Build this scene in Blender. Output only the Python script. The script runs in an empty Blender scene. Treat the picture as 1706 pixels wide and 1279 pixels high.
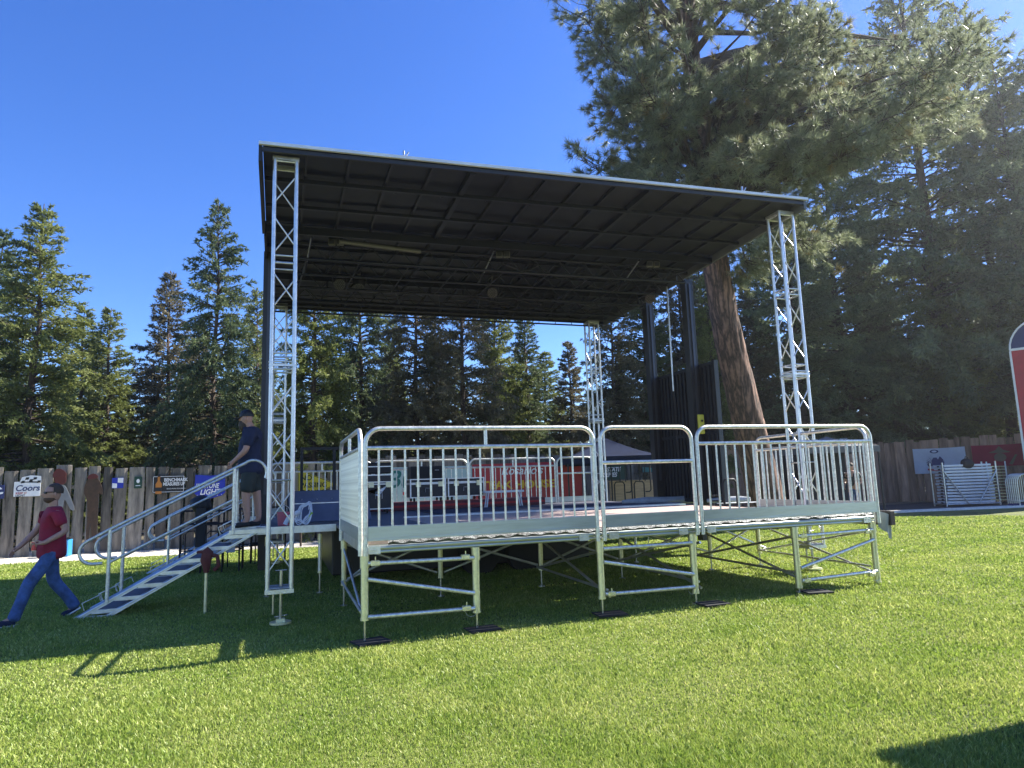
import bpy, math, random
import numpy as np
from mathutils import Vector, Matrix
R_ = math.radians
C = bpy.context.scene.collection
# ------------------------------------------------------------------ camera
CAM = np.array([-0.9007, -7.7363, 1.66]); FL = 1137.0
YAW, PIT, ROL = 0.33118, 0.143795, -0.0326947
def cam_axes():
    cy, sy, cp, sp = math.cos(YAW), math.sin(YAW), math.cos(PIT), math.sin(PIT)
    f = np.array([sy*cp, cy*cp, sp]); r0 = np.array([cy, -sy, 0]); u0 = np.cross(r0, f)
    cr, sr = math.cos(ROL), math.sin(ROL)
    return cr*r0+sr*u0, -sr*r0+cr*u0, f
CR, CU, CF = cam_axes()
def ray(x, y): return CF + CR*(x-853)/FL - CU*(y-640)/FL
def at_depth(x, y, D): return CAM + ray(x, y)*D          # a far point seen along a bearing, D metres ahead
def at_axis(x, y, ax, v):
    d = ray(x, y); return CAM + d*((v-CAM[ax])/d[ax])
cd = bpy.data.cameras.new('camera'); cam = bpy.data.objects.new('camera', cd); C.objects.link(cam)
cd.sensor_fit = 'HORIZONTAL'; cd.sensor_width = 36; cd.lens = 36*FL/1706; cd.clip_start = .05; cd.clip_end = 3000
M = Matrix.Identity(4)
for i in range(3):
    M[i][0], M[i][1], M[i][2], M[i][3] = CR[i], CU[i], -CF[i], CAM[i]
cam.matrix_world = M
bpy.context.scene.camera = cam
# ------------------------------------------------------------------ light
SUN = np.array([1.15, 0.04, 1.0]); SUN /= np.linalg.norm(SUN)
EL = math.asin(SUN[2]); AZ = math.atan2(SUN[0], SUN[1])
w = bpy.data.worlds.new('World'); bpy.context.scene.world = w; w.use_nodes = True
nt = w.node_tree; bg = nt.nodes['Background']
sky = nt.nodes.new('ShaderNodeTexSky'); sky.sky_type = 'NISHITA'; sky.sun_disc = False
sky.sun_elevation = EL; sky.sun_rotation = AZ; sky.altitude = 900; sky.air_density = 1.0; sky.dust_density = .25; sky.ozone_density = 3.5
hs_ = nt.nodes.new('ShaderNodeHueSaturation'); hs_.inputs['Saturation'].default_value = 1.27; hs_.inputs['Hue'].default_value = .517
nt.links.new(sky.outputs[0], hs_.inputs['Color']); nt.links.new(hs_.outputs[0], bg.inputs[0]); bg.inputs[1].default_value = 0.09
sl = bpy.data.lights.new('sun', 'SUN'); sl.energy = 4.9; sl.angle = R_(.5); sl.color = (1, .95, .86)
so = bpy.data.objects.new('sun', sl); C.objects.link(so)
so.rotation_euler = Vector(SUN).to_track_quat('Z', 'Y').to_euler()
vs = bpy.context.scene.view_settings; vs.view_transform = 'Standard'; vs.look = 'None'; vs.exposure = 1.60; vs.gamma = 1
# ------------------------------------------------------------------ materials
def mat(name, col, rough=.6, metal=0., var=.0, vscale=8., bump=0., bscale=40., trans=0., col2=None, stretch=None, coord='Object', spec=.5, wave=None, isl=0.):
    m = bpy.data.materials.new(name); m.use_nodes = True; n = m.node_tree; L = n.links.new
    b = n.nodes['Principled BSDF']; out = n.nodes['Material Output']
    b.inputs['Base Color'].default_value = (*col, 1); b.inputs['Roughness'].default_value = rough
    b.inputs['Metallic'].default_value = metal; b.inputs['Specular IOR Level'].default_value = spec
    tc = n.nodes.new('ShaderNodeTexCoord'); mp = n.nodes.new('ShaderNodeMapping'); L(tc.outputs[coord], mp.inputs[0])
    if stretch: mp.inputs['Scale'].default_value = stretch
    csock = None
    if var > 0 or col2:
        no = n.nodes.new('ShaderNodeTexNoise'); no.inputs['Scale'].default_value = vscale; no.inputs['Detail'].default_value = 6; no.inputs['Roughness'].default_value = .65
        L(mp.outputs[0], no.inputs['Vector'])
        rp = n.nodes.new('ShaderNodeValToRGB'); rp.color_ramp.elements[0].position = .32; rp.color_ramp.elements[1].position = .68
        c2 = col2 if col2 else tuple(min(1, c*(1+var)) for c in col); c1 = tuple(c*(1-var) for c in col)
        rp.color_ramp.elements[0].color = (*c1, 1); rp.color_ramp.elements[1].color = (*c2, 1)
        L(no.outputs[0], rp.inputs[0]); csock = rp.outputs[0]
        mr = n.nodes.new('ShaderNodeMath'); mr.operation = 'MULTIPLY_ADD'; mr.inputs[1].default_value = .25; mr.inputs[2].default_value = rough-.12
        L(no.outputs[0], mr.inputs[0]); L(mr.outputs[0], b.inputs['Roughness'])
    if isl > 0:
        ge = n.nodes.new('ShaderNodeNewGeometry'); hs = n.nodes.new('ShaderNodeHueSaturation')
        mm = n.nodes.new('ShaderNodeMapRange'); mm.inputs[3].default_value = 1-isl; mm.inputs[4].default_value = 1+isl
        L(ge.outputs['Random Per Island'], mm.inputs[0]); L(mm.outputs[0], hs.inputs['Value'])
        if csock: L(csock, hs.inputs['Color'])
        else: hs.inputs['Color'].default_value = (*col, 1)
        csock = hs.outputs[0]
    if csock: L(csock, b.inputs['Base Color'])
    if bump > 0:
        nb = n.nodes.new('ShaderNodeTexNoise'); nb.inputs['Scale'].default_value = bscale; nb.inputs['Detail'].default_value = 5
        L(mp.outputs[0], nb.inputs['Vector'])
        bp = n.nodes.new('ShaderNodeBump'); bp.inputs['Strength'].default_value = bump; bp.inputs['Distance'].default_value = .02
        L(nb.outputs[0], bp.inputs['Height']); L(bp.outputs[0], b.inputs['Normal'])
    if trans > 0:
        tr = n.nodes.new('ShaderNodeBsdfTranslucent'); mx = n.nodes.new('ShaderNodeMixShader'); mx.inputs[0].default_value = trans
        if csock: L(csock, tr.inputs[0])
        else: tr.inputs[0].default_value = (*col, 1)
        L(b.outputs[0], mx.inputs[1]); L(tr.outputs[0], mx.inputs[2]); L(mx.outputs[0], out.inputs[0])
    return m
A = {}
A['alu'] = mat('aluminium', (.67, .68, .68), .38, .9, .2, 6, .15, 60)
A['alurail'] = mat('rail_aluminium', (.70, .70, .64), .42, .75, .26, 22, .1, 80)
A['galv'] = mat('galvanised', (.74, .71, .46), .42, .8, .16, 14, .1, 60)
A['kick'] = mat('kick_plate_metal', (.46, .50, .48), .36, .75, .14, 5, .1, 30, stretch=(.3, 1, 3))
A['black'] = mat('black_paint', (.014, .015, .019), .42, 0, .3, 5)
A['roofin'] = mat('roof_underside', (.007, .009, .015), .5, .15, .35, 1.2, .12, 3)
A['rib'] = mat('roof_rib', (.010, .012, .019), .4, .3, .2, 3)
A['rubber'] = mat('rubber', (.02, .02, .02), .85, 0, .2, 8)
A['deck'] = mat('plywood_deck', (.46, .35, .30), .75, 0, .22, 3.5, .25, 50, stretch=(1, 6, 1))
A['deckdark'] = mat('dark_deck', (.11, .11, .13), .6, 0, .25, 3, .2, 40, stretch=(1, 5, 1))
A['steel'] = mat('steel', (.5, .5, .5), .3, 1., .1, 20)
A['bark'] = mat('bark_fir', (.075, .055, .042), .95, 0, .5, 7, .9, 9, stretch=(3, 3, .6))
A['dead'] = mat('dead_twig', (.2, .16, .13), .95, 0, .3, 7)
A['fir'] = mat('fir_needles', (.125, .17, .045), .55, 0, .35, .4, trans=.4, col2=(.27, .30, .09), isl=.35, spec=.35)
A['firdark'] = mat('fir_needles_dark', (.085, .135, .065), .55, 0, .35, .4, trans=.36, col2=(.16, .20, .09), isl=.35, spec=.3)
A['firgrey'] = mat('fir_needles_brownish', (.13, .14, .075), .6, 0, .35, .7, trans=.32, col2=(.21, .18, .105), isl=.35, spec=.3)
A['firR'] = mat('fir_needles_veiled', (.14, .20, .10), .5, 0, .35, .35, trans=.45, col2=(.29, .33, .15), isl=.35, spec=.4)  # right-hand firs: lens veil put into a lighter needle colour
A['pine'] = mat('pine_needles', (.19, .24, .13), .4, 0, .3, .6, trans=.45, col2=(.34, .36, .21), isl=.35, spec=.6)
A['pinedry'] = mat('pine_needles_dry', (.26, .20, .08), .5, 0, .3, .8, trans=.35, col2=(.36, .30, .12), isl=.3)
A['twig'] = mat('pine_twig', (.07, .055, .045), .9, 0, .3, 9)
A['fence'] = mat('weathered_slab', (.09, .08, .07), .9, 0, .4, 2.6, .6, 30, stretch=(2.5, 2.5, .4), col2=(.27, .24, .20), isl=.5)
A['fenceR'] = mat('brown_slab', (.26, .155, .105), .9, 0, .4, 2.2, .5, 30, stretch=(2.5, 2.5, .35), col2=(.46, .29, .195), isl=.4)
A['gravel'] = mat('gravel', (.58, .53, .44), .95, 0, .35, 30, .8, 60)
A['asphalt'] = mat('asphalt', (.06, .06, .062), .9, 0, .25, 20, .3, 80)
A['concrete'] = mat('concrete', (.62, .6, .55), .85, 0, .15, 8, .2, 60)
A['navy'] = mat('navy_cloth', (.012, .018, .05), .85, 0, .25, 9, .9, 10)
A['skin'] = mat('skin', (.42, .23, .16), .5, 0, .08, 20)
A['maroon'] = mat('maroon_tshirt', (.26, .012, .035), .85, 0, .22, 7, .9, 9)
A['jeans'] = mat('blue_denim', (.05, .10, .24), .85, 0, .55, 7, .9, 12)
A['hair'] = mat('dark_hair', (.05, .032, .02), .7, 0, .3, 40)
A['shorts'] = mat('olive_shorts', (.028, .036, .03), .85, 0, .25, 9)
A['white'] = mat('white_paint', (.74, .75, .76), .5, 0, .08, 5)
A['red'] = mat('red_paint', (.40, .02, .03), .45, 0, .15, 3)
A['yellow'] = mat('yellow_sign', (.55, .42, .02), .5, 0, .1, 4)
A['blue'] = mat('banner_blue', (.012, .03, .36), .6, 0, .15, 4)
A['tarp'] = mat('grey_tarp', (.32, .34, .36), .55, 0, .2, 6, .5, 12)
A['cardb'] = mat('tan_plank', (.42, .29, .17), .8, 0, .25, 3, .3, 20, stretch=(.6, .6, 8))
A['siding'] = mat('beige_siding', (.42, .39, .30), .8, 0, .1, 3)
A['teal'] = mat('teal_print', (.01, .13, .13), .6)
A['green'] = mat('dark_green_print', (.01, .05, .03), .6)
A['inkwhite'] = mat('white_print', (.78, .78, .78), .6)
A['inkblack'] = mat('black_print', (.01, .01, .012), .6)
A['inkyellow'] = mat('yellow_print', (.70, .42, .02), .6)
A['inkred'] = mat('red_print', (.45, .02, .02), .6)
A['inknavy'] = mat('navy_print', (.02, .03, .12), .6)
A['amber'] = mat('amber_print', (.45, .16, .02), .5)
A['flagwhite'] = mat('white_flag_cloth', (.62, .66, .74), .85, 0, .08, 3, trans=.3)
A['flagred'] = mat('red_flag_cloth', (.33, .012, .05), .85, 0, .1, 3, trans=.3)
A['led'] = mat('lens_glass', (.22, .22, .21), .15, 0, .3, 30)
A['pink'] = mat('pink_plastic', (.45, .10, .14), .5)
A['rope'] = mat('white_rope', (.6, .63, .68), .8, 0, .15, 60, .5, 90)
A['greycloth'] = mat('grey_cutout_shirt', (.19, .20, .21), .8, 0, .15, 5)
A['rustred'] = mat('rust_red', (.11, .025, .02), .8, 0, .2, 5)
A['brown'] = mat('brown_cutout', (.065, .038, .022), .8, 0, .4, 8)
A['lightblue'] = mat('light_blue_plastic', (.03, .22, .5), .5)
A['can'] = mat('drink_can', (.4, .06, .07), .3, .6)
def wet(m): return m
# trailer deck joints, lawn and needle details are added below
# ------------------------------------------------------------------ mesh helpers
def link(name, me, m=None, parent=None, loc=None):
    o = bpy.data.objects.new(name, me); C.objects.link(o)
    if m is not None:
        for q in (m if isinstance(m, (list, tuple)) else [m]): me.materials.append(q)
    if parent is not None: o.parent = parent
    if loc is not None: o.location = loc
    return o
def props(o, label=None, cat=None, group=None, kind=None):
    for k, v in (('label', label), ('category', cat), ('group', group), ('kind', kind)):
        if v: o[k] = v
    return o
def thing(name, label, cat, loc=(0, 0, 0), rz=0., group=None):
    o = bpy.data.objects.new(name, None); C.objects.link(o); o.location = loc; o.rotation_euler = (0, 0, rz); o.empty_display_size = .2
    return props(o, label, cat, group)
def np_mesh(name, V, F, smooth=False):
    me = bpy.data.meshes.new(name); V = np.asarray(V, np.float32); F = np.asarray(F, np.int32); k = F.shape[1]
    me.vertices.add(len(V)); me.vertices.foreach_set('co', V.ravel())
    me.loops.add(F.size); me.loops.foreach_set('vertex_index', F.ravel())
    me.polygons.add(len(F)); me.polygons.foreach_set('loop_start', np.arange(0, F.size, k, dtype=np.int32)); me.polygons.foreach_set('loop_total', np.full(len(F), k, np.int32))
    if smooth: me.polygons.foreach_set('use_smooth', np.ones(len(F), bool))
    me.update(calc_edges=True); me.validate(); return me
class MB:
    def __init__(s, off=(0, 0, 0)): s.v = []; s.f = []; s.sm = []; s.off = Vector(off)
    def add(s, V, F, smooth=False):
        n = len(s.v); s.v += [Vector(p)-s.off for p in V]; s.f += [[i+n for i in f] for f in F]; s.sm += [smooth]*len(F); return s
    def box(s, c, d, rz=0., rot=None, ch=0.):
        x, y, z = [q/2 for q in d]; rot = rot or Matrix.Rotation(rz, 3, 'Z'); c = Vector(c)
        if ch > 0 and min(x, y, z) > ch*1.2:
            P = []
            for sx in (-1, 1):
                for sy in (-1, 1):
                    for sz in (-1, 1):
                        P += [(sx*(x-ch), sy*(y-ch), sz*z), (sx*(x-ch), sy*y, sz*(z-ch)), (sx*x, sy*(y-ch), sz*(z-ch))]
            bm = bmesh_hull(P); return s.add([c+rot@Vector(p) for p in bm[0]], bm[1])
        V = [c+rot@Vector((a*x, b*y, e*z)) for a in (-1, 1) for b in (-1, 1) for e in (-1, 1)]
        return s.add(V, [(0, 1, 3, 2), (4, 6, 7, 5), (0, 4, 5, 1), (2, 3, 7, 6), (0, 2, 6, 4), (1, 5, 7, 3)])
    def tube(s, a, b, r, n=10, r2=None, cap=True):
        return s.path([a, b], r, n, r2=r2, cap=cap)
    def path(s, P, r, n=10, r2=None, cap=True, closed=False, rr=None):
        P = [Vector(p) for p in P]; k = len(P); V = []; F = []
        T = []
        for i in range(k):
            if closed: t = P[(i+1) % k]-P[i-1]
            else: t = P[min(i+1, k-1)]-P[max(i-1, 0)]
            T.append(t.normalized())
        up = Vector((0, 0, 1)) if abs(T[0].z) < .9 else Vector((1, 0, 0))
        x = T[0].cross(up).normalized()
        for i in range(k):
            x = (x-T[i]*x.dot(T[i])).normalized(); y = T[i].cross(x)
            q = rr[i] if rr is not None else (r if r2 is None else r+(r2-r)*i/(k-1))
            for j in range(n):
                an = 2*math.pi*j/n; V.append(P[i]+x*(q*math.cos(an))+y*(q*math.sin(an)))
        for i in range(k if closed else k-1):
            for j in range(n):
                a = i*n+j; b = i*n+(j+1) % n; i2 = (i+1) % k; F.append((a, b, i2*n+(j+1) % n, i2*n+j))
        s.add(V, F, True)
        if cap and not closed: s.add(V[:n], [tuple(range(n))[::-1]]); s.add(V[-n:], [tuple(range(n))])
        return s
    def prism(s, pts, o, u, v, nrm, th):
        # outline pts in the (u, v) plane through o, given a real thickness along nrm
        o, u, v, nrm = Vector(o), Vector(u), Vector(v), Vector(nrm)
        A0 = [o+u*p[0]+v*p[1] for p in pts]; B0 = [p+nrm*th for p in A0]; n = len(pts)
        F = [tuple(range(n))[::-1], tuple(range(n, 2*n))]+[(i, (i+1) % n, n+(i+1) % n, n+i) for i in range(n)]
        return s.add(A0+B0, F)
    def build(s, name, m, parent=None, label=None, loc=None, smooth=None):
        me = bpy.data.meshes.new(name); me.from_pydata(s.v, [], s.f)
        me.polygons.foreach_set('use_smooth', [bool(q) if smooth is None else smooth for q in s.sm]); me.update()
        o = link(name, me, m, parent, loc)
        if label: o['label'] = label
        return o
import bmesh
def bmesh_hull(P):
    bm = bmesh.new()
    for p in P: bm.verts.new(p)
    bmesh.ops.convex_hull(bm, input=bm.verts); bmesh.ops.dissolve_limit(bm, angle_limit=.02, verts=bm.verts, edges=bm.edges)
    bm.verts.index_update(); r = ([v.co.copy() for v in bm.verts], [[v.index for v in f.verts] for f in bm.faces]); bm.free(); return r
def arc(c, u, v, r, a0, a1, n=7):
    c, u, v = Vector(c), Vector(u), Vector(v)
    return [c+u*(r*math.cos(R_(a0+(a1-a0)*i/n)))+v*(r*math.sin(R_(a0+(a1-a0)*i/n))) for i in range(n+1)]
def copy_tree(o, parent=None):
    c = o.copy(); C.objects.link(c); c.parent = parent
    for ch in list(o.children): copy_tree(ch, c)
    return c
def text_obj(name, s, size, m, parent, loc, rz=0., shear=0., ext=.002, align='LEFT', sx=1., bold=0., rot=None):
    cu = bpy.data.curves.new(name, 'FONT'); cu.body = s; cu.size = size; cu.shear = shear; cu.extrude = ext; cu.align_x = align; cu.offset = bold
    t = bpy.data.objects.new('tmp', cu); C.objects.link(t); dg = bpy.context.evaluated_depsgraph_get(); dg.update()
    me = bpy.data.meshes.new_from_object(t.evaluated_get(dg)); bpy.data.objects.remove(t); bpy.data.curves.remove(cu)
    o = link(name, me, m, parent); o.location = loc; o.rotation_euler = rot or (math.pi/2, 0, rz); o.scale = (sx, 1, 1); return o
rng = random.Random(7); NR = np.random.RandomState(11)
def gz(x, y=0.): return .011*max(0., min(x, 28.)) if x > 0 else 0.
# ------------------------------------------------------------------ the ground
def ground_sheet(name, x0, x1, y0, y1, dz, m, nx=60, ny=4, edge=None):
    xs = np.linspace(x0, x1, nx); ys = np.linspace(y0, y1, ny); V = []
    for y in ys:
        for x in xs: V.append((x, y, gz(x)+dz))
    F = [(j*nx+i, j*nx+i+1, (j+1)*nx+i+1, (j+1)*nx+i) for j in range(ny-1) for i in range(nx-1)]
    me = np_mesh(name, V, F); o = link(name, me, m); props(o, kind='structure'); return o
lawnm = mat('lawn_soil_and_thatch', (.11, .145, .03), .95, 0, .35, 1.1, .8, 70, col2=(.20, .22, .06))
grassm = bpy.data.materials.new('grass_blades'); grassm.use_nodes = True
def _grass():
    n = grassm.node_tree; L = n.links.new; b = n.nodes['Principled BSDF']; out = n.nodes['Material Output']
    tc = n.nodes.new('ShaderNodeTexCoord'); no = n.nodes.new('ShaderNodeTexNoise'); no.inputs['Scale'].default_value = .9; no.inputs['Detail'].default_value = 5; no.inputs['Roughness'].default_value = .7
    L(tc.outputs['Object'], no.inputs['Vector'])
    rp = n.nodes.new('ShaderNodeValToRGB'); e = rp.color_ramp.elements; e[0].position = .3; e[0].color = (.22, .33, .045, 1); e[1].position = .72; e[1].color = (.42, .48, .13, 1)
    q_ = rp.color_ramp.elements.new(.86); q_.color = (.44, .40, .17, 1)
    L(no.outputs[0], rp.inputs[0])
    ge = n.nodes.new('ShaderNodeNewGeometry'); r2 = n.nodes.new('ShaderNodeValToRGB'); e = r2.color_ramp.elements; e[0].position = 0; e[0].color = (.65, .7, .65, 1); e[1].position = .82; e[1].color = (1.15, 1.12, 1.0, 1)
    q = r2.color_ramp.elements.new(.93); q.color = (1.7, 1.4, 2.2, 1)
    L(ge.outputs['Random Per Island'], r2.inputs[0])
    mu = n.nodes.new('ShaderNodeMix'); mu.data_type = 'RGBA'; mu.blend_type = 'MULTIPLY'; mu.inputs[0].default_value = 1
    L(rp.outputs[0], mu.inputs[6]); L(r2.outputs[0], mu.inputs[7])
    L(mu.outputs[2], b.inputs['Base Color']); b.inputs['Roughness'].default_value = .45; b.inputs['Specular IOR Level'].default_value = .35
    tr = n.nodes.new('ShaderNodeBsdfTranslucent'); L(mu.outputs[2], tr.inputs[0]); mx = n.nodes.new('ShaderNodeMixShader'); mx.inputs[0].default_value = .42
    L(b.outputs[0], mx.inputs[1]); L(tr.outputs[0], mx.inputs[2]); L(mx.outputs[0], out.inputs[0])
_grass()
ground_sheet('ground', -400, 600, -60, 700, -.02, mat('forest_floor', (.10, .085, .055), .95, 0, .3, 1.5, .6, 20), 260, 30)
ground_sheet('lawn', -40, 45, -40, 13.4, 0, lawnm, 200, 60)
ground_sheet('gravel_path', -40, 12, 13.4, 21, .004, A['gravel'], 80, 6)
# right-hand service path: a pale kerb and asphalt crossing beyond the lawn
def KY(x): return 10.6-(x-19.3)*.356
def path_sheet():
    V = []; nx = 60; xs = np.linspace(12.6, 40, nx)
    for x in xs:
        V.append((x, KY(x)+.42, gz(x)+.016)); V.append((x, max(16.2, KY(x)+3)+(x > 22)*3, gz(x)+.016))
    F = [(2*i, 2*i+2, 2*i+3, 2*i+1) for i in range(nx-1)]
    props(link('path', np_mesh('path', V, F), A['asphalt']), kind='structure')
    V = []
    for x in xs:
        y = KY(x); g = gz(x)
        V += [(x, y, g-.05), (x, y, g+.07), (x, y+.42, g+.07), (x, y+.42, g-.05)]
    F = [(4*i+q, 4*i+4+q, 4*i+5+q, 4*i+1+q) for i in range(nx-1) for q in range(3)]
    props(link('kerb', np_mesh('kerb', V, F), A['concrete']), kind='structure')
    V = []
    for x in np.linspace(12.2, 26.0, 30): V.append((x, 14.1-(x-13)*.0, gz(x)+.03)); V.append((x, 16.5, gz(x)+.03))
    props(link('dirt_strip', np_mesh('dirt_strip', V, [(2*i, 2*i+2, 2*i+3, 2*i+1) for i in range(29)]), mat('dirt_strip', (.20, .16, .11), .95, 0, .3, 8, .6, 40)), kind='structure')
path_sheet()
# grass blades as one countless thing, denser where the lawn is near
def grass():
    N = 1100000
    u = NR.rand(N); d = 2.0+(23)*u**1.9
    th = R_(19)+(NR.rand(N)-.5)*R_(100)
    x = CAM[0]+np.sin(th)*d; y = CAM[1]+np.cos(th)*d
    k = (y < 13.35) & (y < 10.6-(x-19.3)*.356-.02); x, y, d = x[k], y[k], d[k]; N = len(x)
    z = .011*np.clip(x, 0, 28)
    h = (.024+.018*NR.rand(N))*(1+.02*d); wv = (.0014+.0010*NR.rand(N))*(1+.36*np.maximum(d-2.2, 0)); a = NR.rand(N)*2*np.pi
    patch = .75+.45*np.sin(x*1.7+2*np.sin(y*1.3))*np.sin(y*2.1+x*.6); h *= np.clip(patch, .55, 1.25)
    cl = NR.rand(N)*2*np.pi; le = h*(.25+.75*NR.rand(N))
    cx, cy = np.cos(a)*wv, np.sin(a)*wv; lx, ly = np.cos(cl)*le, np.sin(cl)*le
    B1 = np.stack([x-cx, y-cy, z-.004], 1); B2 = np.stack([x+cx, y+cy, z-.004], 1)
    M1 = np.stack([x-cx*.8+lx*.35, y-cy*.8+ly*.35, z+h*.6], 1); M2 = np.stack([x+cx*.8+lx*.35, y+cy*.8+ly*.35, z+h*.6], 1)
    T = np.stack([x+lx, y+ly, z+h], 1)
    V = np.stack([B1, B2, M2, M1, T], 1).reshape(-1, 3); i = np.arange(N)*5
    F = np.concatenate([np.stack([i, i+1, i+2], 1), np.stack([i, i+2, i+3], 1), np.stack([i+3, i+2, i+4], 1)])
    o = link('grass', np_mesh('grass', V, F), grassm)
    props(o, 'short mown green grass covering the lawn in sun and shade', 'grass', kind='stuff')
grass()
# ------------------------------------------------------------------ trusses
def truss(loc, z0, z1, label, foot_z, rz=0.):
    t = thing('truss_tower', label, 'truss tower', loc, rz, 'truss towers at the roof corners'); g = loc[2]
    s = .14; X = Vector((1, 0, 0)); cs = [(-s, -s), (s, -s), (s, s), (-s, s)]; z0 -= g; z1 -= g
    for a, b in cs:
        MB().tube((a, b, z0), (a, b, z1), .026, 12).build('chord', A['alu'], t)
    H = z1-z0; ns = 2; secl = H/ns
    for k in range(ns):
        mb = MB()
        lo = z0+k*secl; hi = lo+secl
        for zz in (lo+.05, lo+.16 if k else lo+.05, hi-.05, (lo+hi)/2-.05, (lo+hi)/2+.05 if k else (lo+hi)/2-.05):
            for i in range(4):
                p, q = cs[i], cs[(i+1) % 4]; mb.tube((p[0], p[1], zz), (q[0], q[1], zz), .013, 6)
        for half in range(2):
            l2 = lo+.14+half*(secl/2-.06); h2 = l2+secl/2-.22; nz = 2; st = (h2-l2)/nz
            for i in range(4):
                p, q = cs[i], cs[(i+1) % 4]
                for j in range(nz):
                    za, zb = l2+j*st+.04, l2+(j+1)*st-.04
                    if (j+half) % 2: p2, q2 = q, p
                    else: p2, q2 = p, q
                    mb.tube((p2[0], p2[1], za+.06), (q2[0], q2[1], zb-.06), .011, 6)
        mb.build('lacing', A['alu'], t)
    for zz in (z0+.01, z1-.01, z0+secl):
        mb = MB()
        for a, b, w_, d_ in ((0, -s, 2*s+.06, .05), (0, s, 2*s+.06, .05), (-s, 0, .05, 2*s-.06), (s, 0, .05, 2*s-.06)):
            mb.box((a, b, zz), (w_, d_, .028 if zz == z0+secl else .05))
        if zz == z0+.01: mb.box((0, 0, z0), (2*s-.06, 2*s-.06, .02))
        if zz == z0+secl:
            for a, b in cs:
                for dz in (-.04, .04): mb.tube((a-.036, b, z0+secl+dz), (a+.036, b, z0+secl+dz), .012, 6)
        mb.build('end_plate', A['alu'], t)
    fz = foot_z-g
    mb = MB(); mb.tube((.02, 0, z0+.25), (.02, 0, fz+.03), .02, 8); mb.tube((-.07, .02, z0), (-.07, .02, fz+.12), .014, 8); mb.tube((-.05, 0, z0+.25), (.09, 0, z0+.25), .007, 6)
    mb.tube((-.05, .0, fz+.09), (.1, .03, fz+.1), .007, 6)
    mb.build('screw_jack', A['steel'], t)
    MB().tube((.02, 0, fz+.005), (.02, 0, fz+.03), .13, 24).box((.02, 0, fz+.05), (.11, .09, .04)).build('foot_plate', A['galv'], t)
    return t
RZ = 6.13
truss((-.87, 1.55, 0), .42, RZ-.04, 'near left silver truss tower beside the steps', 0.02)
truss((7.28, 1.45, .1), .48, RZ-.02, 'near right silver truss tower seen corner-on above the right railing', .12, R_(0))
truss((7.35, 9.25, .1), .5, RZ-.08, 'far right silver truss tower at the back of the roof', .12)
truss((-.92, 9.1, 0), .5, RZ-.08, 'far left silver truss tower seen through the near left tower', .02)
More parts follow.
